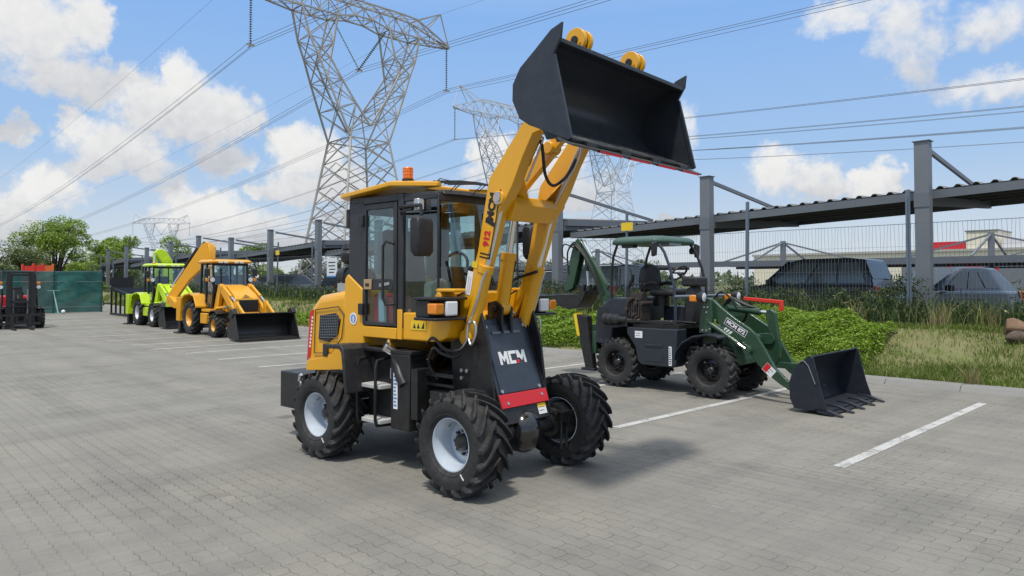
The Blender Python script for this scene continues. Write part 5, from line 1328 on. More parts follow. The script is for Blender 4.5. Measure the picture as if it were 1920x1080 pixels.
# doors (both sides)
for s in (-1,1):
    y0, y1 = s*.470, s*.507
    m = MB(); ya, yb = min(y0,y1), max(y0,y1)
    m.box(-1.435,-1.39,ya,yb,1.19,2.26); m.box(-1.0,-.955,ya,yb,1.19,2.26); m.box(-1.39,-1.0,ya,yb,2.21,2.26); m.box(-1.39,-1.0,ya,yb,1.19,1.225); m.box(-1.39,-1.0,ya,yb,1.50,1.60)
    dr = m.build('door', CABB, H, bevel=.006)
    m = MB(); yy = s*.492; m.add([(-1.39,yy,1.60),(-1.0,yy,1.60),(-1.0,yy,2.21),(-1.39,yy,2.21)], [(0,1,2,3)]); m.build('door_glass', GLS, dr, smooth=0)
    m = MB(); m.add([(-1.39,yy,1.225),(-1.0,yy,1.225),(-1.0,yy,1.5),(-1.39,yy,1.5)], [(0,1,2,3)]); m.build('lower_glass', GLS, dr, smooth=0)
    m = MB(); m.tube([(-.99,s*.507,1.90),(-1.03,s*.56,1.92),(-1.05,s*.575,1.88),(-1.05,s*.575,1.44),(-1.03,s*.56,1.38),(-.98,s*.507,1.385)], .013, 10); m.build('grab_rail', PLAS, dr)
    m = MB(); m.box(-1.40,-1.29,y1,y1+s*.012,1.505,1.595); m.build('tool_holder', paint('holder_tan', (.42,.27,.14), .5), dr, bevel=.004)
    m = MB(); m.box(-1.37,-1.32,y1+s*.012,y1+s*.016,1.535,1.56); m.build('holder_slot', BLK, dr)
    m = MB(); m.bar((-1.17,y1+s*.004,1.545),(-1.04,y1+s*.004,1.56),.008,.025); m.box(-1.18,-1.14,y1,y1+s*.008,1.53,1.56); m.build('handle', STEEL, dr)
    for z in (2.12,1.33):
        m = MB(); m.box(-1.46,-1.395,y1,y1+s*.03,z-.05,z+.05); m.build('hinge', BLK, dr, bevel=.005)
    # mirrors on arms
    m = MB(); m.tube([(-.90,s*.50,2.19),(-.84,s*.56,2.20),(-.62,s*.64,2.19),(-.46,s*.66,2.18)], .015, 8); m.tube([(-.90,s*.50,2.15),(-.80,s*.58,2.155),(-.58,s*.65,2.16)], .010, 8); m.tube([(-.46,s*.66,2.185),(-.44,s*.665,2.10)], .014, 8)
    ma = m.build('mirror_arm', BLK, H)
    m = MB(); m.loft([[(-.47,s*.585,2.09),(-.47,s*.745,2.09),(-.40,s*.735,2.08),(-.40,s*.595,2.08)],[(-.485,s*.575,2.05),(-.485,s*.755,2.05),(-.385,s*.745,2.04),(-.385,s*.585,2.04)],[(-.475,s*.575,1.81),(-.475,s*.755,1.81),(-.385,s*.745,1.81),(-.385,s*.585,1.81)],[(-.46,s*.595,1.775),(-.46,s*.735,1.775),(-.40,s*.725,1.775),(-.40,s*.605,1.775)]])
    mi_ = m.build('mirror', PLAS, ma, bevel=.014, seg=3)
    m = MB(); m.add([(-.487,s*.59,1.83),(-.487,s*.74,1.83),(-.489,s*.74,2.03),(-.489,s*.59,2.03)], [(0,1,2,3)]); m.build('mirror_glass', CHR, mi_, smooth=0)
    # work lamp under the roof
    m = MB(); m.box(-.68,-.62,s*.49,s*.55,2.16,2.26) ; wl = m.build('work_lamp', STEEL, H, bevel=.01)
    m = MB(); m.box(-.622,-.612,s*.495,s*.545,2.17,2.25); m.build('lamp_lens', LENS, wl)
m = MB(); m.box(-1.70,-1.655,-.50,-.44,2.07,2.24); m.build('rear_hinge', BLK, H, bevel=.005)
# cab interior
m = MB(); m.box(-1.45,-1.05,-.20,.20,1.18,1.42); m.box(-1.45,-1.02,-.23,.23,1.42,1.52); m.prism([(-1.50,1.50),(-1.38,1.50),(-1.44,2.06),(-1.56,2.06)], 'y', -.22, .22); m.build('seat', SEATM, H, bevel=.04, seg=3)
m = MB(); m.cyl((-.62,0,1.30),(-.78,0,1.66),.035); m.box(-.62,-.50,-.3,.3,1.2,1.62); m.box(-.62,-.48,-.35,.35,1.58,1.70); st_ = m.build('dash', PLAS, H, bevel=.02)
m = MB(); pts = []
for k in range(24):
    a = 2*math.pi*k/24; pts.append((-.80+.08*math.sin(a),.17*math.cos(a),1.68+.15*math.sin(a)))
m.tube(pts, .014, 8, closed=True); m.bar((-.80,-.17,1.68),(-.80,.17,1.68),.02); m.build('steering_wheel', PLAS, st_)
m = MB(); m.tube([(-.425,.02,1.52),(-.43,.02,1.80)], .012, 6); m.tube([(-.43,.02,1.80),(-.425,-.10,1.55)], .006, 6); m.tube([(-.425,.02,1.54),(-.425,.03,2.16)], .009, 6); m.tube([(-.43,.02,1.80),(-.425,.16,1.54)], .006, 6); m.build('wiper', BLK, H)
bg_ = MB(); bg_.box(-1.38,-1.22,-.44,-.26,1.19,1.47); bg_.box(-1.16,-1.03,-.44,-.26,1.19,1.46)
o = bg_.build('seat_cover_bag', RED, None, bevel=.03, seg=3); o.location = H.location; o.rotation_euler = H.rotation_euler; tag(o, 'red bundle behind the lower door glass of the main loader cab', 'bag')
bg_ = MB(); bg_.prism([(-1.24,1.20),(-1.16,1.20),(-1.18,1.49),(-1.25,1.49)], 'y', -.47, -.445)
o = bg_.build('document_roll', paint('pale_blue_paper', (.45,.58,.68), .5), None); o.location = H.location; o.rotation_euler = H.rotation_euler; tag(o, 'pale blue sheet standing behind the lower door glass of the main loader cab', 'paper')
bg_ = MB(); bg_.box(-.72,-.60,-.42,-.30,1.19,1.58); bg_.box(-.58,-.50,-.44,-.26,1.24,1.60)
o = bg_.build('wrapped_pack', paint('wrap_grey', (.30,.29,.25), .5, var=.3), None, bevel=.05, seg=3); o.location = H.location; o.rotation_euler = H.rotation_euler; tag(o, 'grey wrapped pack standing behind the front side glass of the main loader cab', 'pack')
# step box, ladder and tanks between the wheels, both sides
for s in (-1,1):
    y0, y1 = (s*.36, s*.55); ya, yb = min(y0,y1), max(y0,y1)
    m = MB(); m.box(-1.42,-1.02,ya,min(yb,yb),.36,.96) if False else m.box(-1.42,-.98,min(s*.34,s*.44),max(s*.34,s*.44),.34,1.0); m.build('step_box', BLK, H, bevel=.008)
    m = MB(); m.box(-.97,-.72,ya,yb,.34,.97); tk = m.build('tank', BLK, H, bevel=.01)
    m = MB(); m.box(-1.46,-.70,ya,yb,.97,1.0); m.build('deck_plate', BLK, H, bevel=.004)
    for z in (.365,.66):
        m = MB(); m.prism([(-1.33,s*.44),(-1.03,s*.44),(-1.05,s*.60),(-1.31,s*.60)], 'z', z, z+.035); m.build('step', CURT, H, bevel=.006)
    for x in (-1.36,-1.10):
        m = MB(); m.tube([(x,s*.45,.92),(x+.01,s*.60,.90),(x+.015,s*.62,.84),(x+.015,s*.62,.40),(x+.01,s*.60,.35),(x,s*.45,.34)], .014, 8); m.build('step_rail', BLK, H)
    m = MB(); m.cyl((-1.0,s*.50,.99),(-1.02,s*.56,1.03),.05,20); m.cyl((-1.01,s*.56,1.03),(-1.02,s*.575,1.04),.058,20); m.build('filler_cap', CHR, H)
    m = MB(); m.tube([(-.99,s*.49,.98),(-.86,s*.54,.80),(-.80,s*.54,.72)], .045, 12); m.build('filler_pipe', BLK, H)
    sticker(tk, (-.90,s*.5515,.66), (1,0,0) if s<0 else (-1,0,0), (0,0,1), .055, .30, WHT, 'level_gauge', 9, BLU)
    sticker(H, (-1.06,s*.4415,.78), (1,0,0) if s<0 else (-1,0,0), (0,0,1), .10, .09, WHT, 'data_plate', 3)
    # rear mudguard: a bent black flap from the deck over the wheel front
    m = MB(); P0 = [(-1.62,1.02),(-1.40,1.03),(-1.36,.99),(-1.30,.62)]; P1 = [(-1.63,.985),(-1.425,.99),(-1.39,.96),(-1.335,.61)]
    m.prism(P0+P1[::-1], 'y', min(s*.46,s*.76), max(s*.46,s*.76)); m.build('mudguard', PLAS, H, bevel=.008)
    m = MB(); m.box(-.70,-.62,ya,yb-.02 if s>0 else yb,.45,.86); m.bar((-.66,s*.44,.82),(-.30,s*.44,.82),.03); m.bar((-.66,s*.44,.74),(-.30,s*.44,.74),.02); m.tube([(-.62,s*.4,.50),(-.5,s*.42,.44),(-.42,s*.38,.48)], .018, 8); m.build('link_bracket', BLK, H)
hose(H, [(-.70,-.30,.92),(-.55,-.34,1.02),(-.45,-.30,.92),(-.40,-.25,.80)], .014); hose(H, [(-.72,-.2,.86),(-.56,-.26,.95),(-.44,-.22,.84),(-.4,-.2,.7)], .014)
m = MB(); m.cyl((-.55,-.1,.42),(-.55,.1,.42),.09,18); m.cyl((-.55,0,.3),(-.55,0,1.0),.06,16); m.build('centre_hinge', BLK, H)
# ------------------------------------------------------------------ dark green mini backhoe loader under the canopy
G = empty('backhoe_loader', (3.0536, 10.038, 0), -.7759, 'dark green mini backhoe loader with open canopy parked by the kerb', 'backhoe loader', 'backhoe loaders parked in the bays')
NAVD = paint('navy_dark', (.012,.016,.026), .42, var=.15, dust=.04); NAVG = paint('navy_body', (.017,.023,.034), .4, var=.12, dust=.04)
GR_ = .366; GT = .47
for x in (0, -1.538):
    for s in (-1, 1): wheel(G, x, s*GT, GR_, GR_, .25, .185, s, RIMK, nl=20, lw=.046, sweep=.20, lh=.026, style='ind', dish=-.1)
m = MB(); m.cyl((0,-.4,GR_),(0,.4,GR_),.06,16); m.sph((0,0,GR_),(.12,.13,.13)); m.build('front_axle', BLK, G)
m = MB(); m.cyl((-1.538,-.4,GR_),(-1.538,.4,GR_),.06,16); m.sph((-1.538,0,GR_),(.12,.13,.13)); m.build('rear_axle', BLK, G)
m = MB(); m.box(-2.0,.1,-.26,.26,.42,.62); m.build('chassis', BLK, G)
# side tanks with a moulded step
for s in (-1,1):
    ya, yb = min(s*.28,s*.56), max(s*.28,s*.56)
    m = MB(); m.prism([(-1.34,.90),(-.50,.90),(-.50,.40),(-.56,.36),(-1.10,.36),(-1.16,.42),(-1.20,.62),(-1.34,.80)], 'y', ya, yb); tk = m.build('side_tank', NAVG, G, bevel=.018, seg=3)
    m = MB(); m.box(-1.02,-.72,min(s*.558,s*.575),max(s*.558,s*.575),.64,.67); m.box(-1.02,-.72,min(s*.558,s*.566),max(s*.558,s*.566),.42,.60); m.build('tank_step', NAVG, tk, bevel=.008)
    sticker(tk, (-.60,s*.562,.52), (1,0,0) if s<0 else (-1,0,0), (0,0,1), .05, .27, WHT, 'level_gauge', 8); sticker(tk, (-1.13,s*.562,.80), (1,0,0) if s<0 else (-1,0,0), (0,0,1), .13, .10, WHT, 'data_plate', 2)
# engine cover at the rear with louvres
m = MB(); m.prism([(-2.03,.62),(-1.97,1.13),(-1.72,1.31),(-1.40,1.33),(-1.40,.90),(-1.68,.86),(-1.70,.60)], 'y', -.47, .47); ec = m.build('engine_cover', NAVG, G, bevel=.02, seg=3)
for x in (-1.90,-1.78):
    m = MB()
    for k in range(13):
        z = .72+.036*k; m.box(x-.045,x+.045,-.474,-.466,z,z+.014); m.box(x-.045,x+.045,.466,.474,z,z+.014)
    m.build('louvre', BLK, ec)
m = MB(); m.box(-1.74,-1.30,-.46,.46,1.0,1.33); m.build('seat_box', NAVG, G, bevel=.015)
m = MB(); m.box(-1.30,-.52,-.46,.46,.90,.95); m.build('floor_plate', BLK, G)
m = MB(); m.box(-1.10,-.55,.05,.46,.95,1.20); m.build('console_box', NAVG, G, bevel=.015)
# muffler / intake along the near side
m = MB(); m.lathe([(.001,0),(.075,0),(.09,.02),(.09,.08),(.08,.085),(.08,.10),(.09,.105),(.09,.17),(.08,.175),(.08,.19),(.085,.2),(.085,.28),(.05,.31),(.045,.42),(.03,.43),(.001,.43)], (-1.80,-.50,1.0), 'x', 24); m.build('air_cleaner', PLAS, G)
hose(G, [(-1.40,-.50,1.0),(-1.28,-.49,.98),(-1.2,-.46,1.0),(-1.12,-.40,.95)], .035, PLAS, 'intake_hose')
# valve stack with levers
m = MB(); random.seed(5)
m.box(-1.40,-1.12,-.46,-.26,1.0,1.24)
for k in range(7): m.box(-1.41+.042*k,-1.385+.042*k,-.48,-.24,1.02+.02*(k%2),1.28+.02*(k%3))
for k in range(9):
    x = -1.40+random.uniform(0,.3); z = 1.0+random.uniform(0,.34); m.cyl((x,-.52,z),(x,-.24,z),.02+.012*random.random(),10)
m.box(-1.36,-1.16,-.44,-.28,1.24,1.40); vb = m.build('valve_block', RUST, G, bevel=.004)
for k in range(4):
    m = MB(); m.cyl((-1.34+.06*k,-.36,1.38),(-1.36+.07*k,-.38,1.52),.007,6); m.sph((-1.36+.07*k,-.38,1.53),.016,8,6); m.build('lever', PLAS, vb)
for k in range(4): hose(G, [(-1.38+.07*k,-.40,1.02),(-1.30+.05*k,-.44,.97),(-1.0+.1*k,-.40,.99),(-.7,-.3-.03*k,1.0),(-.4,-.2,.98)], .013)
m = MB(); m.bar((-1.35,-.55,.99),(-.50,-.55,.99),.02,.03); m.bar((-1.35,-.55,.99),(-1.35,-.55,.90),.02); m.build('side_rail', BLK, G)
# seat, steering
m = MB(); m.box(-1.18,-.74,-.22,.22,1.36,1.46); m.build('seat_cushion', SEATM, G, bevel=.04, seg=3)
m = MB(); bp = [(-.21,1.42),(-.25,1.58),(-.20,1.78),(-.10,1.83),(.10,1.83),(.20,1.78),(.25,1.58),(.21,1.42)]
m.prism(bp, 'x', -1.36, -1.24); sb = m.build('seat_back', SEATM, G, bevel=.035, seg=3)
m = MB(); 
for s in (-1,1): m.tube([(-1.30,s*.20,1.52),(-1.12,s*.22,1.56),(-1.02,s*.22,1.54)], .03, 8)
m.build('armrest', SEATM, sb)
m = MB(); m.cyl((-1.1,0,1.2),(-1.1,0,1.37),.12,16); m.build('seat_base', BLK, G)
m = MB(); m.prism([(-.64,.95),(-.48,.95),(-.44,1.3),(-.50,1.52),(-.62,1.46)], 'y', -.13, .13); m.box(-.66,-.40,-.16,.16,1.5,1.64); sc_ = m.build('steering_console', PLAS, G, bevel=.03, seg=3)
m = MB(); pts = [(-.80+.09*math.sin(2*math.pi*k/24),.18*math.cos(2*math.pi*k/24),1.70+.10*math.sin(2*math.pi*k/24)) for k in range(24)]
m.tube(pts, .016, 8, closed=True); m.bar((-.80,-.17,1.70),(-.80,.17,1.70),.025); m.cyl((-.80,0,1.70),(-.60,0,1.54),.028,10); m.sph((-.83,-.15,1.76),.028,10,8); m.build('steering_wheel', PLAS, sc_)
m = MB(); m.tube([(-1.48,-.30,1.30),(-1.50,-.30,1.48),(-1.42,-.30,1.60),(-1.40,-.30,1.68)], [.05,.035,.03,.02], 8); m.build('backhoe_lever', PLAS, G)
# canopy
rings = []
for (z, k) in ((2.13,1.0),(2.165,1.03),(2.20,1.0),(2.235,.90),(2.25,.72)):
    rings.append([(-1.24+x*k, y*k, z) for x, y in ((-.46,-.40),(-.36,-.53),(.36,-.53),(.47,-.38),(.47,.38),(.36,.53),(-.36,.53),(-.46,.40))])
m = MB(); m.loft(rings); ca = m.build('canopy', TEAL, G, bevel=.012, smooth=50)
m = MB(); m.box(-1.5,-1.3,-.46,-.34,2.08,2.14); m.build('canopy_box', BLK, ca)
m = MB(); m.box(-.95,-.75,-.30,.0,2.10,2.135); m.build('visor_plate', GREYL, ca)
for s in (-1,1):
    y = s*.45
    m = MB(); m.tube([(-1.58,y,2.15),(-1.66,y,1.95),(-1.70,y,1.72),(-1.70,y,1.40),(-1.69,y,1.05)], .021, 10); m.build('rear_pillar', BLK, G)
    m = MB(); m.tube([(-.88,y,2.16),(-.76,y,2.0),(-.67,y,1.78),(-.60,y,1.5),(-.58,y,1.2),(-.58,y,.95)], .021, 10); m.build('front_pillar', BLK if s > 0 else NAVY, G)
    m = MB(); m.tube([(-.86,y,2.14),(-.84,s*.54,2.13),(-.82,s*.58,2.10)], .01, 6); ma = m.build('mirror_arm', BLK, G)
    m = MB(); m.prism([(s*.53,2.16),(s*.66,2.13),(s*.64,1.93),(s*.55,1.95)], 'x', -.86, -.81); m.build('mirror', PLAS, ma, bevel=.015)
m = MB(); m.cyl((-.87,.47,2.04),(-.82,.47,2.04),.05,14); m.build('canopy_lamp', BLK, G)
for s in (-1,1): m = MB(); m.tube([(-.58,s*.45,1.36),(-.30,s*.48,1.37),(-.15,s*.50,1.37)], .02, 8); m.build('lamp_rail', BLPO, G)
for s in (-1,1):
    m = MB(); m.lathe([(.001,-.10),(.05,-.09),(.075,-.02),(.078,.02),(.07,.03)], (-.12,s*.50,1.36), 'x', 20, cap=False); lb = m.build('lamp_housing', PLAS, G)
    m = MB(); m.lathe([(.07,.018),(.05,.03),(.001,.036)], (-.12,s*.50,1.36), 'x', 20, cap=False); m.build('headlight', LENS, lb)
    m = MB(); m.box(-.30,-.19,s*.50-.06,s*.50+.06,1.295,1.385); m.build('indicator', AMB, lb, bevel=.015)
    m = MB(); m.prism([(-.24,.86),(-.06,.86),(-.03,1.10),(-.06,1.33),(-.16,1.36),(-.22,1.10)], 'y', min(s*.33,s*.40), max(s*.33,s*.40)); tp = m.build('front_post', DKGR, G, bevel=.006)
    bolts(tp, [(-.15,s*.40,1.22),(-.10,s*.40,1.22),(-.12,s*.40,1.15),(-.18,s*.40,.9),(-.12,s*.40,.9),(-.07,s*.40,.92)], (0,s,0), .012)
    # arched front mudguard
    pa = [(-.50,.50),(-.47,.62),(-.38,.74),(-.22,.83),(0,.87),(.14,.85),(.18,.83)]
    m = MB(); m.prism(pa+[(x,z-.025) for x,z in pa[::-1]], 'y', min(s*.34,s*.62), max(s*.34,s*.62)); m.build('mudguard', NAVG, G, bevel=.006)
    for q0, q1 in (((-.30,s*.40,.74),(-.22,s*.30,.60)),((.05,s*.40,.82),(.0,s*.3,.62))): m = MB(); m.bar(q0,q1,.028); m.build('mudguard_stay', BLK, G)
m = MB(); m.box(-.22,.10,-.33,.33,.50,.95); m.build('front_frame', DKGR, G, bevel=.01)
m = MB(); m.prism([(-.15,.44),(.30,.44),(.26,.66),(.10,.86),(-.15,.86)], 'y', -.32, .32); m.build('front_plate', DKGR, G, bevel=.01)
# loader arms
GA = [(-.17,1.32),(-.10,1.35),(.05,1.22),(.25,1.08),(.46,.95),(.55,.87),(.66,.70),(.80,.46),(.97,.30),(1.16,.27),(1.22,.20),(1.16,.15),(.98,.19),(.87,.25),(.74,.34),(.58,.47),(.46,.62),(.30,.74),(.14,.86),(-.04,1.06),(-.14,1.14)]
for s in (-1,1):
    m = MB(); m.prism(GA, 'y', min(s*.26,s*.32), max(s*.26,s*.32)); ar = m.build('loader_arm', DKGR, G, bevel=.006)
    cylinder(G, (-.12,s*.375,1.02), (.47,s*.375,.655), .74, .034, DKGR, .02, 'lift_cylinder')
    m = MB(); m.cyl((.47,s*.30,.655),(.47,s*.42,.655),.045,14); m.build('arm_pin', DKGR, ar)
m = MB(); m.cyl((.46,-.27,.80),(.46,.27,.80),.065,18); m.build('cross_tube', DKGR, G)
m = MB(); 
for y in (-.06,.06): m.prism([(.38,.86),(.66,.88),(.70,.80),(.66,.74),(.40,.72)], 'y', y-.012, y+.012)
m.build('tube_yoke', DKGR, G, bevel=.004)
m = MB(); m.prism([(.55,1.12),(.57,1.19),(.63,1.20),(.69,1.15),(.72,.90),(.76,.68),(.72,.50),(.64,.42),(.56,.48),(.60,.70),(.59,.95)], 'y', -.035, .035); m.build('bell_crank', DKGR, G, bevel=.008)
m = MB(); m.bar((.63,0,.46),(1.20,0,.46),.05,.08); m.build('bucket_link', DKGR, G, bevel=.006)
cylinder(G, (-.02,0,1.20), (.61,0,1.15), .76, .045, DKGR, .024, 'tilt_cylinder')
m = MB(); m.bar((.0,-.26,1.04),(.0,.26,1.04),.10,.10); m.build('arm_bridge', DKGR, G)
ax_ = Vector((.84,0,-.50)).normalized(); an_ = Vector((.50,0,.84))
m = MB(); m.box(-.175,.175,-.048,.048,0,.002); lp = m.build('logo_plate', WHT, G, smooth=0); lp.matrix_local = basis((.27,-.3215,.955), ax_, an_)
m = MB(); m.box(-.168,.168,-.041,.041,.002,.003); m.build('plate_field', BLK, lp, smooth=0)
text_mesh('plate_letters', 'MCM 872', .074, WHT, lp, Matrix.Translation((0,0,.0035)), .0008, .003)
m = MB()
for k in range(3): m.prism([(-.06+.045*k,-.03),(-.03+.045*k,.04),(-.0+.045*k,.04),(-.03+.045*k,-.03)], 'z', 0, .002)
o = m.build('chevron_mark', WHT, G, smooth=0); o.matrix_local = basis((.13,-.3215,.90), ax_, an_)
s1 = sticker(G, (.73,-.3215,.42), Vector((.75,0,-.66)), Vector((.66,0,.75)), .16, .12, WHT, 'warning_sticker', 2); sticker(G, (.70,-.323,.45), Vector((.75,0,-.66)), Vector((.66,0,.75)), .07, .11, RED, 'danger_panel')
for k in range(3):
    hose(G, [(-.05,.04*k-.04,1.24),(.05,.05*k-.05,1.34),(.16,.05*k-.06,1.30),(.30,.03*k-.03,1.24),(.42,.02*k,1.21)], .013)
hose(G, [(-.20,-.20,1.20),(-.02,-.22,1.42),(.12,-.2,1.36),(.22,-.16,1.18)], .012); hose(G, [(-.1,.1,1.1),(.12,.14,1.0),(.22,.1,1.14),(.1,.05,1.2)], .018)
# red lever guard at the far lamp
m = MB(); m.bar((.0,.47,1.325),(.56,.47,1.285),.05,.05); m.box(.53,.58,.44,.50,1.16,1.31); m.build('red_bar', REDF, G, bevel=.006)
# front bucket with teeth
GS = [(1.24,.05),(1.19,.16),(1.185,.36),(1.23,.49),(1.32,.60),(1.43,.695),(1.475,.67),(1.57,.26),(1.64,.05)]
gsh = smooth_poly([(1.45,.69),(1.32,.61),(1.22,.48),(1.185,.34),(1.20,.16),(1.27,.06)], 4)+[(1.64,.035)]
gin = offset(gsh, -.016)
m = MB(); m.prism(gsh+gin[::-1], 'y', -.745, .745); gb = m.build('bucket', NAVD, G, smooth=40)
for s in (-1,1):
    m = MB(); m.prism(GS, 'y', min(s*.745,s*.765), max(s*.745,s*.765)); m.build('side_plate', NAVD, gb, bevel=.003)
    m = MB(); m.tube([(1.30,s*.772,.61),(1.37,s*.772,.625),(1.42,s*.772,.57),(1.50,s*.772,.36)], .007, 6); m.build('edge_weld', GREY, gb)
m = MB(); m.prism([(1.52,.055),(1.52,.030),(1.69,.012),(1.69,.025)], 'y', -.78, .78); m.build('cutting_edge', NAVD, gb)
for k in range(5):
    y = -.73+1.46*k/4; m = MB(); m.loft([[(1.48,y-.035,.05),(1.48,y+.035,.05),(1.48,y+.035,.085),(1.48,y-.035,.085)],[(1.62,y-.035,.03),(1.62,y+.035,.03),(1.62,y+.035,.075),(1.62,y-.035,.075)],[(1.80,y-.022,.004),(1.80,y+.022,.004),(1.80,y+.022,.016),(1.80,y-.022,.016)]]); m.build('tooth', NAVD, gb, bevel=.004)
# backhoe
m = MB(); m.prism([(-2.20,.50),(-1.98,.55),(-1.98,1.15),(-2.10,1.25),(-2.24,1.10)], 'y', -.12, .12); m.box(-2.06,-1.98,-.48,.48,.45,.80); m.build('swing_post', DKGR, G, bevel=.01)
m = MB(); m.prism([(-2.06,.90),(-2.06,1.25),(-2.12,1.50),(-2.32,1.84),(-2.61,2.24),(-2.67,2.28),(-2.72,2.23),(-2.48,1.82),(-2.28,1.46),(-2.20,1.2),(-2.20,.95)], 'y', -.05, .05); m.build('boom', DKGR, G, bevel=.012)
m = MB(); m.prism([(-2.66,2.30),(-2.60,2.22),(-2.64,1.95),(-2.78,1.46),(-2.92,1.40),(-2.96,1.44),(-2.88,1.80),(-2.80,2.08),(-2.72,2.26)], 'y', -.075, -.055) ; m.prism([(-2.66,2.30),(-2.60,2.22),(-2.64,1.95),(-2.78,1.46),(-2.92,1.40),(-2.96,1.44),(-2.88,1.80),(-2.80,2.08),(-2.72,2.26)], 'y', .055, .075); m.bar((-2.70,0,2.2),(-2.86,0,1.5),.11,.10); m.build('dipper', DKGR, G, bevel=.006)
cylinder(G, (-2.12,-.0,1.50), (-2.62,-.0,2.26), .60, .04, DKGR, .024, 'boom_cylinder'); cylinder(G, (-2.55,0,2.02), (-2.50,0,1.44), .45, .03, DKGR, .02, 'bucket_cylinder')
cylinder(G, (-2.10,.06,.95), (-2.46,.06,1.78), .55, .036, DKGR, .022, 'dipper_cylinder')
m = MB(); m.prism([(-3.12,1.36),(-3.08,1.24),(-2.96,1.15),(-2.78,1.11),(-2.60,1.14),(-2.48,1.26),(-2.42,1.42),(-2.55,1.37),(-2.84,1.36)], 'y', -.19, .19); hb = m.build('hoe_bucket', BLK, G, bevel=.01)
for k in range(3):
    y = -.16+.16*k; m = MB(); m.prism([(-2.56,1.34),(-2.46,1.40),(-2.44,1.52),(-2.50,1.50)], 'y', y-.03, y+.03); m.build('tooth', BLK, hb)
m = MB(); m.bar((-2.92,0,1.42),(-2.70,0,1.50),.05); m.bar((-2.70,0,1.50),(-2.50,0,1.44),.05); m.build('hoe_link', BLK, hb)
for k in range(3): hose(G, [(-2.15,-.06-.02*k,1.35),(-2.40,-.08-.02*k,1.86),(-2.66,-.10-.02*k,2.20-.02*k),(-2.80,-.10-.02*k,2.18-.03*k),(-2.88,-.09,2.0),(-2.86,-.08,1.7)], .012)
hose(G, [(-2.66,-.1,2.1),(-2.92,-.12,2.2),(-2.98,-.1,2.02),(-2.88,-.08,1.92)], .012)
for s in (-1,1):
    m = MB(); m.loft([[(-2.36,s*.40,1.06),(-2.12,s*.40,1.03),(-2.12,s*.54,1.03),(-2.36,s*.54,1.06)],[(-2.16,s*.42,.22),(-2.0,s*.42,.22),(-2.0,s*.52,.22),(-2.16,s*.52,.22)]]); m.box(-2.22,-1.96,s*.47-.08,s*.47+.08,.19,.23); sg_ = m.build('stabiliser', BLK, G, bevel=.008)
    m = MB(); m.loft([[(-2.372,s*.39,1.055),(-2.372,s*.55,1.055),(-2.32,s*.55,1.075),(-2.32,s*.39,1.075)],[(-2.30,s*.39,.72),(-2.30,s*.55,.72),(-2.255,s*.55,.72),(-2.255,s*.39,.72)]]); m.build('warning_band', YST, sg_)
    m = MB(); m.box(-2.08,-1.98,min(s*.3,s*.44),max(s*.3,s*.44),.5,.9); m.build('stabiliser_bracket', DKGR, G)

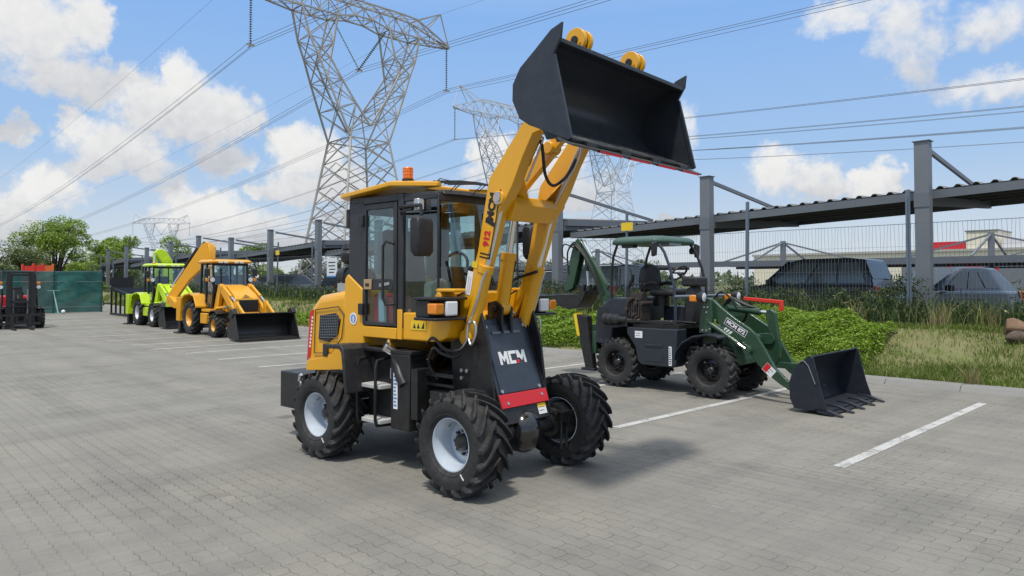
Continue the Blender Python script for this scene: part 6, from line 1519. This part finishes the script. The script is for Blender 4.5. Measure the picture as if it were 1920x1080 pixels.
# ------------------------------------------------------------------ two larger backhoe loaders further along the row
def backhoe(name, loc, rz, label, P, Rf, Rr, wb, rim, arch, logo, bx, bw):
    r = empty(name, loc, rz, label, 'backhoe loader', 'backhoe loaders parked in the bays')
    for s in (-1,1):
        wheel(r, 0, s*.62, Rf, Rf, .28, Rf*.50, s, rim, nl=16, lw=.06, sweep=.25, lh=.03, style='ind', dish=-.2)
        wheel(r, -wb, s*.65, Rr, Rr, .34, Rr*.52, s, rim, nl=16, lw=.06, sweep=.40, lh=.04, dish=-.2)
    m = MB(); m.cyl((0,-.5,Rf),(0,.5,Rf),.07,14); m.sph((0,0,Rf),.14); m.build('front_axle', P, r)
    m = MB(); m.cyl((-wb,-.5,Rr),(-wb,.5,Rr),.09,14); m.sph((-wb,0,Rr),.17); m.build('rear_axle', BLK, r)
    m = MB(); m.box(-2.2,.4,-.30,.30,.42,.72); m.build('chassis', BLK, r, bevel=.01)
    # bonnet, tapering forwards, with a dark grille
    m = MB(); m.loft([[(.52,-.35,.70),(.52,.35,.70),(.52,.33,1.08),(.52,-.33,1.08)],[(.46,-.35,.68),(.46,.35,.68),(.40,.32,1.20),(.40,-.32,1.20)],[(-.10,-.34,.68),(-.10,.34,.68),(-.10,.30,1.43),(-.10,-.30,1.43)],[(-.62,-.36,.68),(-.62,.36,.68),(-.62,.32,1.48),(-.62,-.32,1.48)]])
    bo = m.build('bonnet', P, r, bevel=.03, seg=3)
    m = MB(); m.box(.515,.54,-.32,.32,.72,1.05); gr = m.build('grille', BLK, bo, bevel=.006)
    m = MB()
    for k in range(10): m.box(.54,.546,-.30,.30,.735+.031*k,.748+.031*k)
    m.build('grille_slats', CABB, gr)
    m = MB(); m.box(.30,.56,-.36,.36,.60,.70); m.build('front_bumper', P, r, bevel=.015)
    if logo:
        sx = Vector((0,1,0)); sy = Vector((-.12,0,.12)).normalized(); c = Vector((.455,0,1.155)); 
        sy = (Vector((.40,0,1.20))-Vector((.52,0,1.08))).normalized()
        mt = basis((.4645,0,1.139), sx, sy)
        m = MB()
        m.prism([(-.085,0),(0,.085),(.085,0),(.06,0),(0,.058),(-.06,0)], 'z', 0, .003); m.prism([(-.03,0),(0,.03),(.03,0)], 'z', 0, .003); m.prism([(-.085,-.012),(-.085,-.03),(.085,-.03),(.085,-.012)], 'z', 0, .003)
        o = m.build('logo', BLK, bo, smooth=0); o.matrix_local = mt
        m = MB()
        for k in range(6): m.box(-.15+.052*k,-.118+.052*k,-.062,-.044,0,.003)
        m.build('logo_letters', BLK, o, smooth=0)
    # cab
    zr = 2.10
    m = MB()
    for s in (-1,1):
        m.bar((-.60,s*.50,1.42),(-.68,s*.50,zr),.05,.05); m.bar((-1.02,s*.56,.95),(-1.02,s*.54,zr),.05,.05); m.bar((-1.50,s*.54,1.15),(-1.46,s*.52,zr),.06,.06)
        m.bar((-.60,s*.50,1.42),(-.66,s*.54,.70),.05,.05); m.bar((-1.02,s*.56,.95),(-.62,s*.52,.80),.04,.04); m.bar((-.66,s*.5,zr-.02),(-1.5,s*.5,zr-.02),.05,.06)
    m.bar((-.64,0,1.45),(-.68,0,zr),.03,.04); m.bar((-.60,-.5,1.44),(-.60,.5,1.44),.05,.06); m.bar((-.68,-.5,zr-.03),(-.68,.5,zr-.03),.05,.08); m.bar((-1.5,-.5,1.2),(-1.5,.5,1.2),.06)
    m.box(-1.5,-.62,-.5,.5,.72,.80)
    cb = m.build('cab_frame', BLK, r)
    for s in (-1,1):
        m = MB(); m.add([(-.62,min(s*.02,s*.48),1.47),(-.62,max(s*.02,s*.48),1.47),(-.675,max(s*.02,s*.48),zr-.06),(-.675,min(s*.02,s*.48),zr-.06)], [(0,1,2,3)]); m.build('windscreen', GLS, cb, smooth=0)
        m = MB(); m.add([(-.63,s*.53,.86),(-1.0,s*.555,.98),(-1.0,s*.54,zr-.06),(-.69,s*.515,zr-.06),(-.63,s*.52,1.42)], [(0,1,2,3,4)]); m.build('door_glass', GLS, cb, smooth=0)
        m = MB(); m.add([(-1.05,s*.55,1.2),(-1.46,s*.535,1.25),(-1.43,s*.52,zr-.06),(-1.05,s*.54,zr-.06)], [(0,1,2,3)]); m.build('side_glass', GLS, cb, smooth=0)
        m = MB(); m.tube([(-.66,s*.52,1.95),(-.60,s*.66,1.98),(-.58,s*.70,1.92)], .012, 6); ma = m.build('mirror_arm', BLK, r)
        m = MB(); m.box(-.60,-.56,s*.70-.08,s*.70+.08,1.72,1.94); m.build('mirror', PLAS, ma, bevel=.02)
        m = MB(); m.cyl((-.66,s*.56,1.62),(-.55,s*.56,1.62),.075,16); m.bar((-.62,s*.55,1.62),(-.62,s*.5,1.40),.04); lb = m.build('lamp_housing', BLK, r)
        m = MB(); m.cyl((-.55,s*.56,1.62),(-.54,s*.56,1.62),.068,16); m.build('headlight', LENS, lb)
        m = MB(); m.box(-.62,-.54,s*.66,s*.74,1.57,1.66) if s > 0 else m.box(-.62,-.54,-.74,-.66,1.57,1.66); m.build('indicator', AMB, lb, bevel=.01)
    m = MB(); m.loft([[(-1.62,-.58,zr),(-.52,-.56,zr),(-.52,.56,zr),(-1.62,.58,zr)],[(-1.64,-.60,zr+.05),(-.48,-.58,zr+.05),(-.48,.58,zr+.05),(-1.64,.60,zr+.05)],[(-1.55,-.52,zr+.11),(-.58,-.50,zr+.11),(-.58,.50,zr+.11),(-1.55,.52,zr+.11)]]); rf = m.build('roof', P, r, bevel=.015)
    for y in (-.36,-.20,.10,.26):
        m = MB(); m.box(-.475,-.455,y-.06,y+.06,zr+.0,zr+.055); m.build('roof_lamp', LENS, rf, bevel=.006)
    m = MB(); m.cyl((-.6,-.5,zr+.05),(-.6,-.5,zr+.13),.05,14); m.build('beacon', BEAC, rf)
    m = MB(); m.box(-1.25,-.95,-.22,.22,.95,1.25); m.prism([(-1.36,1.2),(-1.22,1.2),(-1.28,1.75),(-1.42,1.75)], 'y', -.22, .22); m.build('seat', SEATM, r, bevel=.04)
    m = MB(); m.prism([(-.72,.8),(-.62,.8),(-.66,1.45),(-.76,1.4)], 'y', -.12, .12); m.tube([(-.82+.07*math.sin(2*math.pi*k/16),.17*math.cos(2*math.pi*k/16),1.50+.11*math.sin(2*math.pi*k/16)) for k in range(16)], .014, 6, closed=True); m.build('steering_column', PLAS, r)
    for s in (-1,1):
        # rear fenders and side boxes
        pa = [(-wb-.56,Rr*1.35),(-wb-.50,Rr+.56),(-wb-.28,Rr+.68),(-wb+.15,Rr+.72),(-wb+.48,Rr+.66),(-wb+.66,Rr+.40),(-wb+.70,Rr+.34)]
        m = MB(); m.prism(pa+[(x*.985-.02,z-.05) for x,z in pa[::-1]], 'y', min(s*.48,s*.85), max(s*.48,s*.85)); m.build('fender', P, r, bevel=.02, seg=3)
        m = MB(); m.box(-.98,-.52,min(s*.42,s*.74),max(s*.42,s*.74),.36,.66); m.build('side_tank', P, r, bevel=.02)
        m = MB(); m.box(-1.0,-.35,min(s*.4,s*.7),max(s*.4,s*.7),.70,.78); m.build('step', P, r, bevel=.01)
        pa = [(-.30,Rf+.28),(-.18,Rf+.40),(.12,Rf+.42),(.28,Rf+.34)]
        m = MB(); m.prism(pa+[(x,z-.03) for x,z in pa[::-1]], 'y', min(s*.46,s*.76), max(s*.46,s*.76)); m.build('front_mudguard', BLK, r, bevel=.006)
        # loader tower, arm, rams
        m = MB(); m.prism([(-.72,.70),(-.40,.70),(-.16,1.40),(-.22,1.50),(-.36,1.48)], 'y', min(s*.37,s*.47), max(s*.37,s*.47)); m.build('loader_tower', P, r, bevel=.01)
        m = MB(); m.prism([(-.34,1.46),(-.20,1.49),(.36,1.10),(.92,.62),(bx,.30),(bx,.16),(.86,.46),(.22,.94),(-.34,1.34)], 'y', min(s*.385,s*.455), max(s*.385,s*.455)); m.build('loader_arm', P, r, bevel=.008)
        cylinder(r, (-.38,s*.50,.80), (.50,s*.50,.86), .62, .045, P, .028, 'lift_ram')
        cylinder(r, (-.10,s*.42,1.42), (.80,s*.42,.98), .62, .04, P, .026, 'bucket_ram')
        m = MB(); m.prism([(.74,1.02),(.84,1.04),(.94,.70),(.90,.52),(.78,.56)], 'y', min(s*.36,s*.48), max(s*.36,s*.48)); m.build('bell_crank', P, r, bevel=.008)
        m = MB(); m.bar((.82,s*.42,.98),(bx+.10,s*.42,.62),.06,.07); m.build('bucket_link', P, r)
        # stabiliser legs
        m = MB(); m.box(-2.62,-2.30,min(s*.62,s*.86),max(s*.62,s*.86),.38,1.10); m.build('stabiliser_sleeve', P, r, bevel=.012)
        m = MB(); m.box(-2.55,-2.37,min(s*.66,s*.82),max(s*.66,s*.82),.04,.40); m.box(-2.68,-2.24,min(s*.56,s*.92),max(s*.56,s*.92),.0,.04); m.build('stabiliser_foot', BLK, r, bevel=.006)
    m = MB(); m.box(-2.50,-2.36,-.70,.70,.62,.78); m.box(-2.50,-2.38,-.70,.70,.42,.52); m.box(-2.62,-2.40,-.2,.2,.45,1.0); m.build('rear_frame', P, r, bevel=.01)
    # front bucket
    SP = [(bx+.0,.10),(bx-.03,.30),(bx+.14,.60),(bx+.30,.74),(bx+.42,.70),(bx+.70,.05),(bx+.15,.04)]
    shp = smooth_poly([(bx+.36,.73),(bx+.18,.62),(bx+.02,.40),(bx+.0,.20),(bx+.10,.05)], 4)+[(bx+.74,.025)]
    m = MB(); m.prism(shp+offset(shp, -.02)[::-1], 'y', -bw, bw); bk_ = m.build('bucket', BLK, r, smooth=40)
    for s in (-1,1):
        m = MB(); m.prism(SP, 'y', min(s*bw,s*(bw+.03)), max(s*bw,s*(bw+.03))); m.build('side_plate', BLK, bk_, bevel=.004)
        m = MB(); m.prism([(bx+.08,.60),(bx+.16,.80),(bx+.34,.86),(bx+.44,.72),(bx+.30,.60)], 'y', min(s*(bw-.06),s*(bw+.06)), max(s*(bw-.06),s*(bw+.06))); m.build('clam_ram_cover', BLK, bk_, bevel=.01)
    m = MB(); m.prism([(bx+.58,.055),(bx+.58,.02),(bx+.80,.004),(bx+.80,.016)], 'y', -bw-.02, bw+.02); m.build('cutting_edge', BLK, bk_)
    # folded digging arm at the rear
    if arch:     # arched knuckle swung across the rear
        m = MB(); m.prism([(.02,2.64),(.06,2.74),(.20,2.79),(.40,2.71),(.62,2.36),(.66,1.2),(.34,1.2),(.30,2.22),(.20,2.36)], 'x', -2.36, -2.16); bm_ = m.build('boom', P, r, bevel=.02, seg=3)
        m = MB(); m.lathe([(.10,-.13),(.10,.13)], (-2.26,.42,2.36), 'x', 20); m.build('boom_boss', P, bm_)
        cylinder(r, (-2.26,-.06,1.9), (-2.26,.07,2.66), .5, .04, WHT, .02, 'dipper_ram')
        m = MB(); m.prism([(.02,2.66),(.14,2.72),(.24,1.6),(.18,.95),(.06,1.0)], 'x', -2.52, -2.38); m.build('dipper', P, r, bevel=.015)
    else:        # long boom swung back to the near side
        p0, p1_ = Vector((-2.4,.06,2.66)), Vector((-3.15,-.84,1.05)); d = (p1_-p0).normalized()
        up = Vector((0,0,1)); n_ = (up-d*up.dot(d)).normalized(); sd_ = d.cross(n_); Ln = (p1_-p0).length
        m = MB(); prof = [(-.10,.02),(-.06,.16),(.12,.22),(.45,.20),(Ln*.6,.15),(Ln-.1,.12),(Ln+.08,.04),(Ln+.1,-.10),(Ln-.05,-.16),(Ln*.6,-.14),(.5,-.26),(.15,-.26),(-.06,-.14)]
        rg = [[tuple(p0+d*a+n_*b+sd_*w_) for a,b in prof] for w_ in (-.10,.10)]
        m.loft(rg); bm_ = m.build('boom', P, r, bevel=.015)
        m = MB(); m.prism([(-2.62,.62),(-2.42,.62),(-2.20,2.50),(-2.30,2.72),(-2.46,2.66)], 'y', -.04, .16); m.build('boom_mast', P, r, bevel=.015)
        q0 = p0+n_*.28+d*.3; q1 = p0+n_*.20+d*(Ln*.85); cylinder(r, tuple(q0), tuple(q1), .5, .045, BLK, .026, 'dipper_ram')
        m = MB(); m.prism([(-3.36,1.12),(-3.05,1.12),(-2.6,.95),(-2.58,.75),(-2.95,.80),(-3.32,.90)], 'y', -.92, -.72); m.build('dipper', P, r, bevel=.015)
        for k in range(2): hose(r, [tuple(p0+n_*(.24+.03*k)+sd_*.11), tuple(p0+d*.8+n_*(.22+.03*k)+sd_*.12), tuple(p0+d*1.7+n_*.16+sd_*.12), tuple(p1_+n_*.1+sd_*.12)], .016)
    for k in range(3): hose(r, [(-1.6,-.3+.1*k,1.0),(-1.8,-.35+.1*k,1.5),(-2.1,-.2+.1*k,1.6),(-2.35,-.1+.05*k,1.3)], .02)
    m = MB(); m.box(-1.9,-1.62,-.32,.32,.8,1.28); m.tube([(-1.78,-.3,1.28),(-1.86,-.32,1.44)], .012, 6); m.tube([(-1.78,-.18,1.28),(-1.9,-.2,1.44)], .012, 6); m.build('control_stack', BLK, r, bevel=.03)
    m = MB(); m.tube([(-.30,-.30,1.3),(-.30,-.40,1.4),(-.30,-.42,1.95)], .03, 10); m.build('exhaust', BLK, r)
    return r
backhoe('backhoe_loader', (-7.8149,20.4016,0), -.8105, 'yellow backhoe loader with wide black bucket and digging arm reaching over its roof', YEL2, .343, .512, 1.728, RIMY, False, True, 1.30, .82)
backhoe('backhoe_loader', (-11.8346,24.9545,0), -.8114, 'lime green backhoe loader with arched arm behind the yellow one', LIME, .405, .464, 1.474, RIMG, True, False, .85, .75)

# ------------------------------------------------------------------ forklifts at the left edge
def forklift(loc, rz, label):
    r = empty('forklift', loc, rz, label, 'forklift', 'red and black forklifts at the left edge')
    for s in (-1,1):
        wheel(r, 0, s*.58, .32, .32, .24, .17, s, RIMK, nl=16, lw=.06, sweep=.22, lh=.025, style='ind', dish=-.1)
        wheel(r, -1.45, s*.50, .26, .26, .2, .13, s, RIMK, nl=14, lw=.05, sweep=.2, lh=.02, style='ind', dish=-.1)
    m = MB(); m.box(-1.4,.05,-.44,.44,.24,.70); m.build('chassis', BLK, r, bevel=.02)
    m = MB(); m.prism([(-1.95,.35),(-1.98,.95),(-1.8,1.08),(-1.1,1.08),(-1.1,.5),(-1.5,.3)], 'y', -.56, .56); m.build('counterweight', RED, r, bevel=.06, seg=3)
    m = MB(); m.box(-1.1,-.1,-.50,.50,.58,.74); m.build('side_cover', paint('maroon', (.16,.012,.02), .4), r, bevel=.02)
    for s in (-1,1):
        m = MB(); m.box(.30,.44,s*.34-.06,s*.34+.06,.10,1.84); m.box(.36,.42,s*.27-.04,s*.27+.04,.10,1.80); m.build('mast_rail', BLK, r)
        m = MB(); m.tube([(-1.5,s*.48,1.05),(-1.42,s*.46,1.86),(-.22,s*.46,1.90),(.10,s*.48,1.0),(.10,s*.5,.65)], .035, 8); m.build('guard_post', BLK, r)
        m = MB(); m.box(.46,.50,s*.24-.06,s*.24+.06,.06,.52); m.prism([(.46,s*.24-.06),(.46,s*.24+.06),(1.40,s*.24+.03),(1.40,s*.24-.03)], 'z', .03, .065); m.build('fork', BLK, r)
        m = MB(); m.cyl((.12,s*.52,1.38),(.17,s*.52,1.38),.07,14); lb = m.build('lamp_housing', BLK, r)
        m = MB(); m.cyl((.17,s*.52,1.38),(.178,s*.52,1.38),.06,14); m.build('headlight', LENS, lb)
        m = MB(); m.box(.08,.16,s*.52-.05,s*.52+.05,1.47,1.56); m.build('indicator', AMB, lb, bevel=.01)
        m = MB(); m.cyl((.34,s*.20,.2),(.34,s*.20,1.3),.03,10); m.build('mast_ram', GREYL, r)
        m = MB(); m.prism([(-.36,.36),(-.30,.62),(-.1,.70),(.2,.70),(.28,.66),(.2,.64),(-.1,.64),(-.26,.58)], 'y', min(s*.45,s*.7), max(s*.45,s*.7)); m.build('mudguard', BLK, r, bevel=.01)
    m = MB(); m.box(.32,.42,-.34,.34,1.74,1.82); m.box(.32,.42,-.34,.34,.86,.93); m.box(.32,.42,-.34,.34,.2,.28); m.build('mast_crossbar', BLK, r)
    m = MB(); m.box(.44,.49,-.55,.55,.42,.50); m.box(.44,.49,-.55,.55,.14,.22); m.box(.44,.475,-.14,-.08,.14,.5); m.box(.44,.475,.08,.14,.14,.5); m.build('fork_carriage', BLK, r)
    m = MB(); m.tube([(.47,-.54,.5),(.47,-.54,.74),(.47,.54,.74),(.47,.54,.5)], .018, 8)
    for k in range(6): m.cyl((.47,-.4+.16*k,.5),(.47,-.4+.16*k,.74),.010,6)
    m.build('load_guard', BLK, r)
    m = MB()
    for k in range(6): m.bar((-1.40+.22*k,-.46,1.885),(-1.40+.22*k,.46,1.885),.04,.05)
    m.build('overhead_guard', BLK, r)
    m = MB(); m.box(-1.05,-.6,-.24,.24,.80,.96); m.prism([(-1.16,.9),(-1.04,.9),(-1.10,1.38),(-1.2,1.38)], 'y', -.22, .22); m.build('seat', SEATM, r, bevel=.03)
    m = MB(); m.cyl((-.02,0,.7),(-.28,0,1.10),.03); m.tube([(-.30+.06*math.sin(2*math.pi*k/16),.15*math.cos(2*math.pi*k/16),1.14+.10*math.sin(2*math.pi*k/16)) for k in range(16)], .014, 6, closed=True); m.box(-.05,.1,-.36,.36,.7,1.0); m.build('steering_column', PLAS, r)
    return r
forklift((-16.45, 23.75, 0), -.85, 'black and red forklift with its mast and forks facing the yard at the left edge')
forklift((-18.3, 24.3, 0), -.85, 'second red forklift mostly cut off by the left edge')
